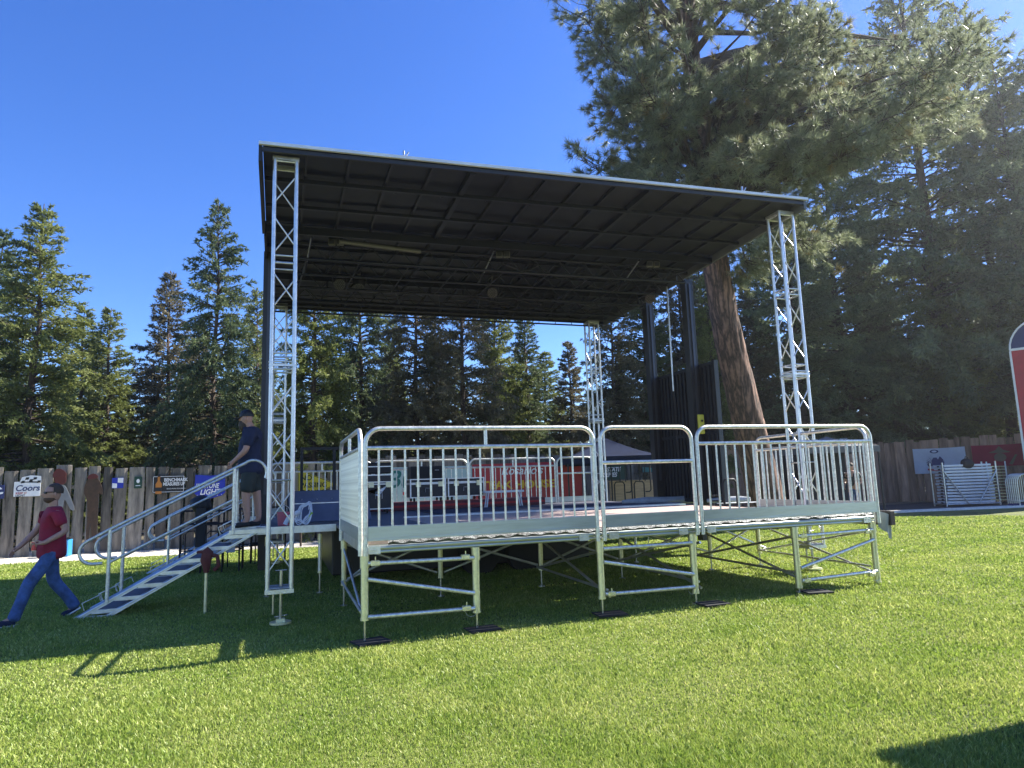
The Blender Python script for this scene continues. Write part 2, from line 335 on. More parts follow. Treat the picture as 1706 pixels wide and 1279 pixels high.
# ------------------------------------------------------------------ the stage roof
def roof():
    t = thing('stage_roof', 'wide black stage roof with ribbed underside and pale front edge', 'stage roof', (3.2, 5.3, RZ))
    FLc, FRc, BRc, BLc = Vector((-1.18, 1.28, 6.14)), Vector((7.44, 1.04, 6.20)), Vector((7.78, 9.35, 6.14)), Vector((-1.2, 9.3, 6.12))
    o = t.location
    def P(u, v, dz=0.):
        a = FLc.lerp(FRc, u); b = BLc.lerp(BRc, u); q = a.lerp(b, v); return q+Vector((0, 0, dz))
    def slab(u0, u1, v0, v1, zb, zt):
        lo = [P(u0, v0, zb), P(u1, v0, zb), P(u1, v1, zb), P(u0, v1, zb)]; hi = [P(u0, v0, zt), P(u1, v0, zt), P(u1, v1, zt), P(u0, v1, zt)]
        return lo+hi, [(0, 3, 2, 1), (4, 5, 6, 7), (0, 1, 5, 4), (1, 2, 6, 5), (2, 3, 7, 6), (3, 0, 4, 7)]
    for v0, v1 in ((.004, .334), (.338, .664), (.668, .996)):
        mb = MB(o); mb.add(*slab(.002, .998, v0, v1, .02, .06)); mb.build('roof_panel', A['roofin'], t)
    # ribs running front to back
    mb = MB(o)
    for k in range(1, 15):
        u = k/15
        big = (k % 5 == 0)
        mb.add(*slab(u-.0022-(.002 if big else 0), u+.0022+(.002 if big else 0), .004, .996, -.07 if big else -.035, .019))
    mb.build('rib', A['rib'], t)
    mb = MB(o)
    for v, d in ((.10, .06), (.22, .05), (.334, .13), (.45, .06), (.56, .05), (.666, .13), (.78, .05), (.9, .06)):
        mb.add(*slab(.003, .997, v-.003, v+.004, -d-.036, -.037+.0))
    for k in range(0, 12):
        u = .05+k*.083
        mb.add(*slab(u, u+.004, .105, .109, -.1, -.037))
        mb.add(*slab(u, u+.004, .668, .672, -.3, -.17))
    mb.build('crossbeam', A['rib'], t)
    # skirts with inner faces seen from below
    mb = MB(o)
    mb.add(*slab(-.004, .001, -.002, .334, -.20, .08)); mb.add(*slab(-.001, .003, .34, 1.0, -.22, .05)); mb.build('side_skirt', A['roofin'], t)
    mb = MB(o); mb.add(*slab(.998, 1.004, -.002, .5, -.13, .08)); mb.add(*slab(.998, 1.002, .505, 1.0, -.16, .06)); mb.build('side_skirt', mat('skirt_sky_lit', (.10, .11, .115), .5, .2, .15, 2), t)  # right skirt lighter than the left: sky light put into its colour
    mb = MB(o); mb.add(*slab(0, 1, .996, 1.002, -.10, .06)); mb.build('rear_beam', A['roofin'], t)
    mb = MB(o); mb.add(*slab(-.004, 1.006, -.007, -.002, .02, .062)); mb.add(*slab(-.004, 1.006, -.002, .006, .062, .07)); mb.build('front_trim', mat('trim_pale', (.62, .65, .68), .5, .3, .1, 3), t)
    mb = MB(o); mb.add(*slab(.0, 1.0, -.0015, .003, -.05, .004)); mb.build('front_channel', A['black'], t)
    mb = MB(o)
    for u in (.217, .86): mb.tube(P(u, 0, .09), P(u, 0, .16), .015, 8); mb.tube(P(u+.004, 0, .09), P(u+.008, 0, .15), .01, 8)
    mb.build('roof_eyelet', A['steel'], t)
    # rear truss frame hung below the back of the roof
    mb = MB(o)
    for v, zl in ((.86, -.3), (.985, -.2)):
        mb.tube(P(.01, v, zl), P(.99, v, zl), .022, 8); mb.tube(P(.01, v, -.05), P(.99, v, -.05), .018, 8)
        for k in range(18):
            u = .02+k*.054; mb.tube(P(u, v, -.05), P(u+.0, v, zl), .01, 6)
    mb.build('rear_frame', A['black'], t)
    # lattice beams under the middle
    for v in (.4, .51, .62, .75):
        mb = MB(o); zt, zb = -.12, -.42
        mb.tube(P(.06, v, zt), P(.96, v, zt), .028, 8); mb.tube(P(.06, v, zb), P(.96, v, zb), .028, 8)
        for k in range(15):
            u = .06+k*.06; mb.tube(P(u, v, zb), P(u+.03, v, zt), .012, 6); mb.tube(P(u+.03, v, zt), P(u+.06, v, zb), .012, 6)
        mb.build('lattice_beam', A['rib'], t)
    mb = MB(o)
    for k in range(9):
        u = .08+k*.105; mb.tube(P(u, .4, -.42), P(u-.01, .62, -.42), .014, 6); mb.tube(P(u, .62, -.42), P(u+.05, .86, -.3), .012, 6)
    mb.build('tie_rod', A['rib'], t)
    # pale hydraulic struts
    for u in (.09, .47, .82):
        mb = MB(o); mb.tube(P(u, .345, -.06), P(u-.012, .47, -.5), .02, 8); mb.build('strut', A['black'], t)
        mb = MB(o); mb.tube(P(u-.003, .36, -.14), P(u-.008, .43, -.38), .013, 8); mb.build('piston_rod', A['steel'], t)
    for k in range(7):
        u = .1+k*.12; v = .38+.04*(k % 3); q = [P(u+j*.02, v+.02*math.sin(j+k), -.28-.12*math.sin(j*math.pi/6)*(1+.3*(k % 2))) for j in range(7)]
        MB(o).path(q, .009, 5).build('cable', A['black'], t)
    for k in range(3): MB(o).path([P(.12+k*.3+j*.03, .615, -.45-.10*abs(math.sin(j*.9+k))) for j in range(9)], .012, 5).build('cable', A['black'], t)
    return P
RP = roof()
LGT = bpy.data.materials.new('x')
def stage_lights():
    def make():
        t = thing('stage_light', 'round black LED stage light hung under the roof, leftmost of the four', 'stage light', (0, 0, 0), 0, 'stage lights under the roof')
        mb = MB(); mb.path([(0, .22, .02), (0, .10, .02), (0, .06, 0), (0, -.08, 0), (0, -.1, .0)], .1, 20, rr=[.05, .09, .12, .125, .118]); mb.build('housing', A['black'], t)
        MB().tube((0, -.101, 0), (0, -.112, 0), .108, 20).build('face', A['rubber'], t)
        mb = MB()
        for ring, n in ((0, 1), (.035, 6), (.07, 12), (.096, 18)):
            for k in range(n):
                a = 2*math.pi*k/n; x, z = ring*math.cos(a), ring*math.sin(a); mb.tube((x, -.113, z), (x, -.12, z), .0075, 8)
        mb.build('lens', A['led'], t)
        MB().path([(-.14, 0, 0), (-.14, 0, .15), (-.1, 0, .2), (.1, 0, .2), (.14, 0, .15), (.14, 0, 0)], .012, 6).build('yoke', A['black'], t)
        MB().tube((0, 0, .2), (0, 0, .34), .02, 8).box((0, 0, .34), (.07, .07, .05)).build('clamp', A['black'], t)
        return t
    t0 = make()
    spots = [(566, 472, 0, 'round black LED stage light hung under the roof, leftmost of the four'), (598, 470, 60, 'stage light tilted straight down, second from the left under the roof'), (820, 486, 0, 'round LED stage light with pale lenses under the middle of the roof'), (1083, 496, 0, 'LED stage light nearest the black pillars at the right end of the roof')]
    for i, (px, py, tilt, lb) in enumerate(spots):
        o = t0 if i == 0 else copy_tree(t0)
        v = .62; q = None
        Y = RP(.5, v).y; p = at_axis(px, py, 1, Y)
        o.location = p; d = Vector(CAM)-Vector(p); rz = math.atan2(d.y, d.x)+math.pi/2
        o.rotation_euler = (R_(30 if not tilt else 75), 0, rz); o['label'] = lb
        if abs(p[2]+.36-(RZ-.42)) > .02:
            pass
    # twin floodlights, pale
    def fl():
        t = thing('floodlight', 'x', 'floodlight', (0, 0, 0), 0, 'pale twin floodlights under the roof')
        for s in (-1, 1):
            MB().box((s*.07, 0, 0), (.12, .07, .11), ch=.01).build('lamp_head', mat_pale, t)
        for s in (-1, 1): MB().box((s*.07, -.039, 0), (.09, .006, .08)).build('lens', A['inkblack'], t)
        MB().box((0, 0, .075), (.26, .03, .03)).tube((0, 0, .07), (0, 0, .22), .01, 6).build('bracket', A['black'], t)
        return t
    mat_pale = mat('pale_housing', (.09, .09, .07), .5)
    f0 = fl()
    for i, (px, py, lb) in enumerate(((838, 425, 'pale twin floodlight under the middle of the stage roof'), (1088, 441, 'pale twin floodlight near the right end of the stage roof'), (560, 404, 'pale twin floodlight near the left end of the stage roof'))):
        o = f0 if i == 0 else copy_tree(f0); o.location = at_axis(px, py, 2, 5.96); o['label'] = lb; o.rotation_euler = (0, 0, R_(-15))
    t = thing('light_tube', 'long pale tube light under the left of the stage roof', 'tube light', (.3, 4.4, 5.9))
    a = at_axis(565, 403, 2, 5.95); b = at_axis(700, 420, 2, 5.95); MB(t.location).tube(a, b, .035, 10).build('tube', mat_pale, t); MB(t.location).tube(Vector(a)+Vector((0, 0, .04)), Vector(b)+Vector((0, 0, .04)), .02, 6).build('housing', A['black'], t)
stage_lights()
# pillars and end wall of the trailer
def pillars():
    for x, y, z1, lb in ((7.85, 5.25, 6.1, 'black square roof pillar right of the folded black wall panel, nearer'), (7.85, 7.0, 6.05, 'black square roof pillar further back at the right end of the stage'), (-1.12, 5.3, 6.05, 'black roof pillar at the left end of the stage, behind the bearded man')):
        t = thing('roof_pillar', lb, 'pillar', (x, y, .3), 0, 'black roof pillars')
        MB(t.location).box((x, y, (z1+.3)/2), (.2, .2, z1-.3)).build('outer_sleeve', A['black'], t)
        MB(t.location).box((x, y-.115, (z1+1.5)/2), (.05, .03, z1-1.7)).build('guide_rail', mat('guide_grey', (.06, .065, .08), .35, .5), t)
    t = thing('wall_panel', 'tall black ribbed wall panel folded up at the right end of the stage', 'wall panel', (7.98, 5.9, 1.1))
    mb = MB(t.location); mb.box((8.02, 5.85, 2.62), (.05, 2.5, 3.05)); mb.build('sheet', A['black'], t)
    mb = MB(t.location)
    for k in range(18): mb.box((7.975, 4.66+k*.14, 2.62), (.035, .05, 3.0))
    for zz in (1.15, 2.6, 4.1): mb.box((7.972, 5.85, zz), (.03, 2.46, .07))
    mb.build('corrugation', A['roofin'], t)
    MB(t.location).box((8.0, 4.585, 2.62), (.1, .02, 3.05)).build('edge_trim', mat('edge_grey', (.05, .055, .06), .5, .3), t)
    t = thing('electrical_box', 'small yellow-green box fixed beside the black pillar', 'box', (7.8, 4.95, 2.4))
    p = at_axis(1168, 707, 1, 4.9); mb = MB(t.location); mb.box(p, (.14, .06, .42), ch=.01); mb.build('box', mat('safety_yellow', (.42, .42, .04), .5), t)
    mb = MB(t.location); q = Vector(p)+Vector((0, -.04, .07)); mb.tube(q, q+Vector((0, -.02, 0)), .025, 10); mb.tube(q+Vector((0, 0, -.13)), q+Vector((0, -.02, -.13)), .02, 10); mb.build('knob', A['inkblack'], t)
    t = thing('hoist_rod', 'thin pale vertical rod hanging in front of the black wall panel', 'rod', (7.0, 5.6, 3.6))
    a = at_axis(1111, 478, 1, 5.6); b = at_axis(1122, 652, 1, 5.6)
    MB(t.location).tube(a, b, .018, 8).build('rod', A['alu'], t); MB(t.location).tube(b, Vector(b)-Vector((0, 0, 1.6)), .012, 8).build('strap', A['rubber'], t)
pillars()
# ------------------------------------------------------------------ decks and scaffold
DZ = 1.09
DECK = []
def adopt(t, keep=False):
    d = DECK[0]; t.parent = d; t.location = t.location-d.location
    for k in ('category', 'group', 'label'):
        if k in t: del t[k]
def decks():
    t = thing('stage_deck', 'stage deck of plywood panels on an aluminium frame with dark main floor', 'stage deck', (3.6, 4, DZ)); DECK.append(t); o = t.location
    mb = MB(o)
    for x0, x1 in ((.0, 1.375), (1.38, 2.795), (2.8, 4.185), (4.19, 5.68), (5.685, 7.14)):
        mb.box(((x0+x1)/2, .66, DZ-.03), (x1-x0-.008, 1.2, .05))
        mb.box(((x0+x1)/2, 1.93, DZ-.03), (x1-x0-.008, 1.24, .05))
    for i in range(1, 6):
        for j in range(2): mb.box((i*1.27+.635-(.235 if i == 5 else 0), 2.6+j*1.22+.61, DZ-.03), (1.262-(.47 if i == 5 else 0), 1.212, .05))
    mb.build('plywood_floor', A['deck'], t)
    mb = MB(o); mb.box((4.3, 5.05, DZ-.015), (6.0, .05, .07)); mb.box((3.57, 1.284, DZ-.028), (7.14, .03, .058)); mb.box((3.57, 2.575, DZ-.026), (7.14, .04, .062)); mb.build('edge_strip', A['alu'], t)
    mb = MB(o)
    for i in range(6):
        for j in range(6):
            if j < 2 and i > 0: continue  # left front panels stay dark: roof shade put into their colour
            mb.box((-.0+i*1.27+.635, 2.6+j*1.22+.61, DZ-.03), (1.262, 1.212, .05))
    for j in range(5): mb.box((-.6, 3.9+j*1.22+.61, DZ-.03), (1.17, 1.212, .05))
    mb.build('main_floor', A['deckdark'], t)
    mb = MB(o); mb.box((-.6, 3.86, DZ-.05), (1.19, .06, .11)); mb.box((-1.2, 6.9, DZ-.05), (.05, 6.1, .11)); mb.build('left_edge', A['alu'], t)
    # front beam
    mb = MB(o); mb.box((3.57, .02, .985), (7.14, .05, .07)); mb.tube((.03, -.01, 1.005), (7.11, -.01, 1.005), .032, 10); mb.tube((.03, -.01, .963), (7.11, -.01, .963), .02, 10); mb.build('front_beam', A['kick'], t)
    mb = MB(o)
    for x in (0.02, 7.12): mb.box((x, 1.3, .99), (.05, 2.5, .12))
    for y in (1.25, 2.5): mb.box((3.57, y, .98), (7.04, .06, .1))
    for k in range(11): mb.box((.62+k*.6, 1.27, 1.0), (.04, 2.4, .07))
    mb.build('joist', A['alu'], t)
    mb = MB(o)
    for x in (.1, 2.6, 3.0, 3.98, 4.4, 6.98): MB(o).box((x, -.045, .985), (.13, .012, .085)).tube((x-.03, -.05, .985), (x-.03, -.06, .985), .01, 6).tube((x+.03, -.05, .985), (x+.03, -.06, .985), .01, 6).build('bracket', A['alu'], t)
    # crinkled silver-black sheeting trapped between deck edge and beam
    mb = MB(o); n = 110; V = []
    for i in range(n+1):
        x = .25+i*(6.82/n); dz = .012*math.sin(i*1.9)+.01*rng.random()
        V += [(x, -.035, 1.03+dz*.3), (x, -.055-.012*rng.random(), 1.05+dz), (x, -.04, 1.082)]
    F = []
    for i in range(n): F += [(i*3, i*3+3, i*3+4, i*3+1), (i*3+1, i*3+4, i*3+5, i*3+2)]
    mb.add(V, F); mb.build('edge_sheeting', mat('foil_sheeting', (.10, .105, .11), .4, .6, .9, 30, .6, 120), t)
    # trailer body below the main floor, deepened to block light from behind
    mb = MB(o); mb.box((2.45, 6.6, .60), (4.9, 3.6, .86), ch=.02); mb.box((6.0, 6.3, .92), (2.2, 2.3, .22), ch=.02); mb.build('chassis', A['black'], t)
    mb = MB(o)
    for x in (2.6, 3.5):
        for y in (4.66, 8.54): MB(o).tube((x, y-.12, .36), (x, y+.12, .36), .35, 24).build('trailer_wheel', A['rubber'], t)
decks()
def foot_pad(x, y, lb):
    t = MB().box((0, 0, .012), (.36, .28, .018), rz=rng.uniform(-.3, .3)).build('foot_pad', A['rubber'], None, loc=(x, y, gz(x)+.022)); props(t, lb, 'foot pad', 'rubber pads under the front legs')
def legs():
    t = thing('scaffold_leg', 'x', 'leg', (0, 0, 0), 0, 'galvanised legs of the stage front')
    o0 = t
    def leg(x, y, zb, label, r=.042, galv='galv', grp='galvanised legs of the stage front'):
        t = thing('scaffold_leg', label, 'leg', (x, y, gz(x)), 0, grp); g = gz(x)
        mb = MB(); mb.tube((0, 0, zb-g), (0, 0, .93-g), r, 14); mb.build('tube', A[galv], t)
        MB().tube((0, 0, .80-g), (0, 0, .945-g), r+.009, 14).build('collar', A['galv'], t); MB().tube((0, 0, zb-g), (0, 0, zb-g+.03), r+.006, 14).build('end_ring', A['galv'], t)
        MB().tube((0, 0, .03), (0, 0, zb-g), .013, 8).tube((0, 0, .02), (0, 0, .035), .05, 12).build('screw_foot', A['steel'], t); adopt(t)
    bpy.data.objects.remove(o0)
    names = ['front leg at the left corner of the stage extension', 'second front leg from the left under the long railing', 'front leg under the left post of the low middle railing', 'front leg under the right post of the low middle railing', 'fifth front leg, under the right railing, leaning over sunlit grass', 'front leg at the right corner of the stage extension']
    for (x, zb), lb in zip(((0, .25), (1.25, .22), (2.82, .24), (4.13, .2), (5.74, .14), (7.1, .1)), names):
        leg(x, 0, zb, lb)
    for x, lb in ((0, 'left corner leg of the second row, behind the corner leg'), (1.4, 'leg in the second row behind the long railing, left of its middle'), (3.0, 'leg in the second row seen between the long railing legs'), (4.4, 'leg in the second row behind the low middle railing'), (6.1, 'leg in the second row left of the sunlit grass'), (7.1, 'right corner leg of the second row, near the far truss foot')):
        leg(x, 2.5, .3, lb, .036)
    for x, y, lb in ((-.25, 3.95, 'thin leg under the left deck edge, right of the near truss tower'), (-1.05, 3.95, 'thin leg under the left deck corner, behind the near truss tower'), (5.6, 4.2, 'thin leg under the main floor near the right end'), (7.2, 4.6, 'thin leg at the right end of the main floor, nearer'), (7.25, 6.6, 'thin leg at the right end of the main floor, further')):
        leg(x, y, .33, lb, .028, 'alu', 'thin legs under the main floor')
    for (x, y), lb in zip(((.06, -.03), (1.3, -.05), (2.9, -.03), (4.28, -.12), (5.9, -.12)), ('black rubber pad under the left corner leg', 'black rubber pad under the second front leg', 'black pad on the grass by the left post of the low railing', 'black pad half in sun by the right post of the low railing', 'grey-looking pad at the shade edge by the fifth front leg')):
        foot_pad(x, y, lb)
    def frame(x0, x1, bars, lb):
        t = thing('scaffold_frame', lb, 'scaffold frame', (x0, -.0, .3), 0, 'braced frames between the front legs'); o = t.location
        for nm, za, zb in bars:
            mb = MB(o); mb.tube((x0+.03, -.03, za), (x1-.03, -.03, zb), .024, 10); b = mb.build(nm, A['alurail'], t)
        for x in (x0+.11, x1-.13):
            for zz in (bars[0][1], bars[-1][1]):
                if rng.random() < .8:
                    mb = MB(o); mb.box((x, -.035, zz), (.1, .06, .06), ch=.008); mb.tube((x-.03, -.08, zz+.02), (x-.03, .0, zz+.02), .009, 6); mb.tube((x+.02, -.08, zz-.01), (x+.02, .0, zz-.01), .009, 6); mb.tube((x, -.05, zz+.02), (x, -.05, zz+.07), .007, 6); mb.build('coupler', A['galv'], t)
        mb = MB(o); mb.path(arc((x1-.08, -.06, bars[-1][1]-.02), (1, 0, 0), (0, 0, 1), .07, 150, 400, 14), .0025, 5); mb.build('wire_loop', A['steel'], t); adopt(t)
    frame(0, 1.25, (('rail', .845, .83), ('diagonal', .68, .44), ('rail', .285, .275)), 'braced frame between the two leftmost front legs')
    frame(2.82, 4.13, (('rail', .83, .83), ('diagonal', .675, .44), ('rail', .295, .285)), 'braced frame under the low middle railing')
    frame(5.74, 7.1, (('rail', .82, .84), ('diagonal', .40, .70), ('rail', .235, .27)), 'braced frame at the right corner over sunlit grass')
    k = 0
    for x, lb in ((0, 'side brace at the left end of the stage extension'), (2.95, 'side brace running back from the third front leg'), (4.25, 'side brace running back from the fourth front leg'), (5.8, 'side brace running back from the fifth front leg'), (7.08, 'side brace at the right end of the stage extension')):
        t = thing('cross_brace', lb, 'brace', (x, 1.2, .3), 0, 'braces from front legs to second row'); o = t.location
        MB(o).tube((x, .05, .25), (x, 2.45, .8), .018, 8).build('diagonal', A['alu'], t); MB(o).tube((x+.03, .05, .82), (x+.03, 2.45, .36), .018, 8).build('diagonal', A['alu'], t); MB(o).tube((x-.03, .05, .33), (x-.03, 2.45, .36), .018, 8).build('rail', A['alu'], t); adopt(t)
    for x0, x1, lb in ((3.05, 4.35, 'brace between second-row legs behind the low railing'), (4.5, 6.1, 'long dark brace crossing under the right part of the stage'), (6.1, 7.25, 'brace in the second row at the right end'), (.05, 1.35, 'brace in the second row at the left end'), (1.45, 2.95, 'brace in the second row left of the middle')):
        t = thing('cross_brace', lb, 'brace', (x0, 2.5, .3), 0, 'braces in the second row'); o = t.location
        MB(o).tube((x0, 2.5, .38), (x1, 2.5, .86), .02, 8).build('diagonal', A['alu'], t); MB(o).tube((x0, 2.52, .86), (x1, 2.52, .38), .02, 8).build('diagonal', A['alu'], t); adopt(t)
legs()
# ------------------------------------------------------------------ railings
def railing(x0, y0, L, ang, label, style='bars', zt=2.305, zk=1.235, zkb=1.085, r=.026, group='silver stage railings', nb=None, low=.93, sp=.1435, hi=False):
    t = thing('railing', label, 'railing', (x0, y0, zkb), ang, group); o = Vector((0, 0, zkb)); X, Z = (1, 0, 0), (0, 0, 1); cr = .17
    pts = [(0, 0, low)]+arc((cr, 0, zt-cr), X, Z, cr, 180, 90, 7)+arc((L-cr, 0, zt-cr), X, Z, cr, 90, 0, 7)+[(L, 0, low)]
    MB(o).path(pts, r, 12).build('frame', A['alurail'], t)
    if style == 'bars':
        zm = zt-.215
        MB(o).tube((0, 0, zm), (L, 0, zm), .023, 12).build('mid_rail', A['alurail'], t)
        MB(o).tube((L/2, 0, zm), (L/2, 0, zt), .021, 10).build('centre_stub', A['alurail'], t)
        n = nb or max(2, int(round(L/sp)))
        me = MB().tube((0, 0, zk), (0, 0, zm-.01), .0125, 8)
        b0 = me.build('baluster', A['alurail'], t); b0.location = (L/n, 0, -zkb)
        for k in range(2, n):
            b = b0.copy(); C.objects.link(b); b.parent = t; b.location = (L*k/n, 0, -zkb)
    else:
        zm = zt-.435; MB(o).tube((0, 0, zm), (L, 0, zm), .023, 12).build('mid_rail', A['alurail'], t)
    mb = MB(o); mb.box((L/2, 0, (zk+zkb)/2), (L-.05, .03, zk-zkb)); mb.box((L/2, -.012, zkb+.012), (L-.05, .03, .02)); mb.build('kick_plate', A['kick'], t)
    return t
FY = -.09
railing(.0, FY, 2.76, 0, 'long front railing at the left of the stage')
railing(2.85, FY, 1.31, 0, 'low-barred front railing without balusters in the middle of the stage front', 'gate')
railing(4.24, FY, 2.90, 0, 'long front railing at the right of the stage', sp=.147)
railing(-.05, -.04, 2.44, R_(90), 'left side railing of the stage extension, seen nearly end-on', sp=.13)
railing(7.17, .02, 2.44, R_(90), 'right side railing of the stage extension, beside the truss tower', sp=.13)
for x, L, st, lb in ((-1.1, 2.44, 'bars', 'rear railing behind the yellow no-passing sign side of the deck'), (1.38, 2.44, 'bars', 'rear railing behind the two flight cases'), (3.88, 2.44, 'bars', 'rear railing in front of the red banner'), (6.38, 1.1, 'gate', 'short rear railing beside the far right truss tower')):
    railing(x, 9.85, L, 0, lb, st, zt=2.31, zk=1.24, zkb=1.1, group='rear stage railings', low=1.0)
# ------------------------------------------------------------------ steps
def stair(loc, rz, label):
    t = thing('stair_unit', label, 'stage steps', loc, rz, 'aluminium stage steps'); Lx, Hz, W = 2.28, 1.07, .86
    s = Hz/Lx; an = math.atan2(Hz, Lx); ny = Vector((0, 1, 0))
    for y in (0, W):
        mb = MB()
        # upper and lower diagonal chords of the side, tied by step end plates
        for dx in (0, .36):
            lo = Vector((dx, y, .02)); hi = Vector((Lx-.34+dx, y, Hz*(Lx-.34)/(Lx-.34)))
            mb.path([lo, hi], .03, 4)
            mb.prism([(dx-.035, .0), (dx+.04, .0), (Lx-.34+dx+.04, Hz-.0), (Lx-.34+dx-.035, Hz-.0)], (0, y-.02, 0), (1, 0, 0), (0, 0, 1), (0, 1, 0), .04)
        mb.box((.2, y, .02), (.46, .05, .04)); mb.box((Lx-.12, y, Hz+.0), (.52, .06, .06))
        mb.build('stringer', A['alu'], t)
    nst = 7
    for k in range(nst):
        z = Hz*(k+.65)/nst; x = (Lx-.34)*z/Hz+.17
        o = MB().box((x, W/2, z), (.30, W-.05, .02)).build('tread', A['deckdark'], t)
        MB().box((x-.15, W/2, z-.012), (.022, W-.06, .045)).box((x, -.0, z-.01), (.34, .046, .05)).box((x, W, z-.01), (.34, .046, .05)).build('nosing', A['alu'], o)
    for y in (-.03, W+.03):
        mb = MB(); a, b = .32, 1.92; z = lambda q: s*1.17*q
        pa, pb = (.36, .20, 1.16), (1.96, 1.04, 1.97)
        tr = .024; x0, zz0 = .20, 1.06
        P = [(.28, y, .74), (.2, y, .735)]+arc((.16, y, .9), (1, 0, 0), (0, 0, 1), .165, 270, 120, 8)
        sl = (1.97-1.16)/(1.96-.36)
        P += [(.36, y, 1.20), (1.96, y, 2.01), (2.12, y, 2.09)]
        P += arc((2.22, y, 1.935), (1, 0, 0), (0, 0, 1), .19, 118, -25, 8)
        mb.path(P, .022, 10); mb.build('handrail', A['alurail'], t)
        for px, z0, z1 in (pa, pb): MB().tube((px, y, z0), (px, y, z1+.03), .025, 10).build('post', A['alurail'], t)
        MB().tube((pa[0], y, pa[2]-.42), (pb[0], y, pb[2]-.42), .018, 10).build('mid_rail', A['alurail'], t)
        for q in (.2, .42, 1.9):
            zz = (Hz/(Lx-.34))*q; MB().path([(q-.12, y+.06, zz-.0), (q-.15, y+.06, zz+.1), (q+.06, y+.06, zz+.2), (q+.09, y+.06, zz+.12)], .007, 6).build('lock_handle', A['alu'], t)
    return t
st = stair((-3.48, 3.35, 0), 0, 'silver steps with curled handrails climbing to the left end of the stage')
s2 = copy_tree(st); s2.location = (-3.35, 7.9, 0); s2['label'] = 'second set of silver steps half hidden behind the black racks'
s2.rotation_euler = (0, 0, R_(8))
def clamp_post():
    t = thing('support_post', 'pale thin post with red clamp head standing under the steps', 'post', (-1.84, 3.0, 0)); o = t.location
    MB(o).tube((-1.84, 3.0, 0), (-1.84, 3.0, .62), .022, 10).build('post', A['galv'], t)
    mb = MB(o); c = Vector((-1.84, 3.0, .6)); mb.path([c+Vector(q) for q in ((0, 0, -.05), (.0, 0, .02), (-.01, 0, .12), (.01, 0, .22), (-.03, 0, .28))], .05, 10, rr=[.035, .05, .075, .08, .05])
    mb.path([c+Vector(q) for q in ((.03, 0, .2), (.14, -.02, .17), (.16, -.02, .04), (.1, 0, -.02))], .03, 8); mb.box(c+Vector((-.05, 0, .24)), (.16, .1, .04), ch=.01); mb.build('clamp', A['rustred'], t)
clamp_post()
# ------------------------------------------------------------------ skinned figures
def skinned(name, chains, m, parent, sub=2, flat=None):
    """chains: list of (points, radii) sharing points by position; grown into one continuous surface"""
    V = []; E = []; Rd = []; key = {}
    for pts, rad in chains:
        prev = None
        for p, r in zip(pts, rad):
            k = tuple(round(c, 4) for c in p)
            if k not in key: key[k] = len(V); V.append(p); Rd.append(r)
            i = key[k]
            if prev is not None: E.append((prev, i))
            prev = i
    me = bpy.data.meshes.new(name); me.from_pydata(V, E, []); o = bpy.data.objects.new('tmp', me); C.objects.link(o)
    md = o.modifiers.new('s', 'SKIN'); md.use_smooth_shade = True
    for i, sv in enumerate(me.skin_vertices[0].data):
        r = Rd[i]; sv.radius = r if isinstance(r, tuple) else (r, r); sv.use_root = (i == 0)
    ss = o.modifiers.new('b', 'SUBSURF'); ss.levels = sub; ss.render_levels = sub
    dg = bpy.context.evaluated_depsgraph_get(); dg.update(); m2 = bpy.data.meshes.new_from_object(o.evaluated_get(dg)); bpy.data.objects.remove(o)
    for p in m2.polygons: p.use_smooth = True
    m2.materials.clear(); return link(name, m2, m, parent)
def lathe_ell(c, r, n=14, k=10, zmin=-1., zmax=1., sel=None):
    V = []; F = []
    for i in range(k+1):
        ph = math.asin(zmin)+(math.asin(zmax)-math.asin(zmin))*i/k
        for j in range(n):
            a = 2*math.pi*j/n; V.append((c[0]+r[0]*math.cos(ph)*math.cos(a), c[1]+r[1]*math.cos(ph)*math.sin(a), c[2]+r[2]*math.sin(ph)))
    for i in range(k):
        for j in range(n): F.append((i*n+j, i*n+(j+1) % n, (i+1)*n+(j+1) % n, (i+1)*n+j))
    return V, F
def hand_chains(w, d, palm, up, curl=.6, s=1.):
    """five fingers rooted in the palm. w wrist, d finger direction, palm normal, up = thumb side"""
    w, d, palm, up = Vector(w), Vector(d).normalized(), Vector(palm).normalized(), Vector(up).normalized()
    ch = []; pc = w+d*.05*s; ch.append(([tuple(w), tuple(pc), tuple(w+d*.085*s)], [.021*s, (.033*s, .016*s), (.034*s, .014*s)]))
    for k, (off, ln) in enumerate(((.028, .07), (.010, .078), (-.009, .073), (-.027, .058))):
        b = w+d*.085*s+up*off*s; a1 = d*math.cos(curl*.4)+palm*math.sin(curl*.4); a2 = d*math.cos(curl*1.3)+palm*math.sin(curl*1.3); a3 = d*math.cos(curl*2.1)+palm*math.sin(curl*2.1)
        p1 = b+a1*ln*.45*s; p2 = p1+a2*ln*.33*s; p3 = p2+a3*ln*.25*s
        ch.append(([tuple(w+d*.085*s), tuple(b), tuple(p1), tuple(p2), tuple(p3)], [(.034*s, .014*s), .010*s, .009*s, .0085*s, .007*s]))
    tb = w+d*.03*s+up*.03*s; ch.append(([tuple(pc), tuple(tb), tuple(tb+(d*.7+up*.6+palm*.3).normalized()*.035*s), tuple(tb+(d*.95+up*.45+palm*.5).normalized()*.062*s)], [(.033*s, .016*s), .014*s, .011*s, .009*s]))
    return ch
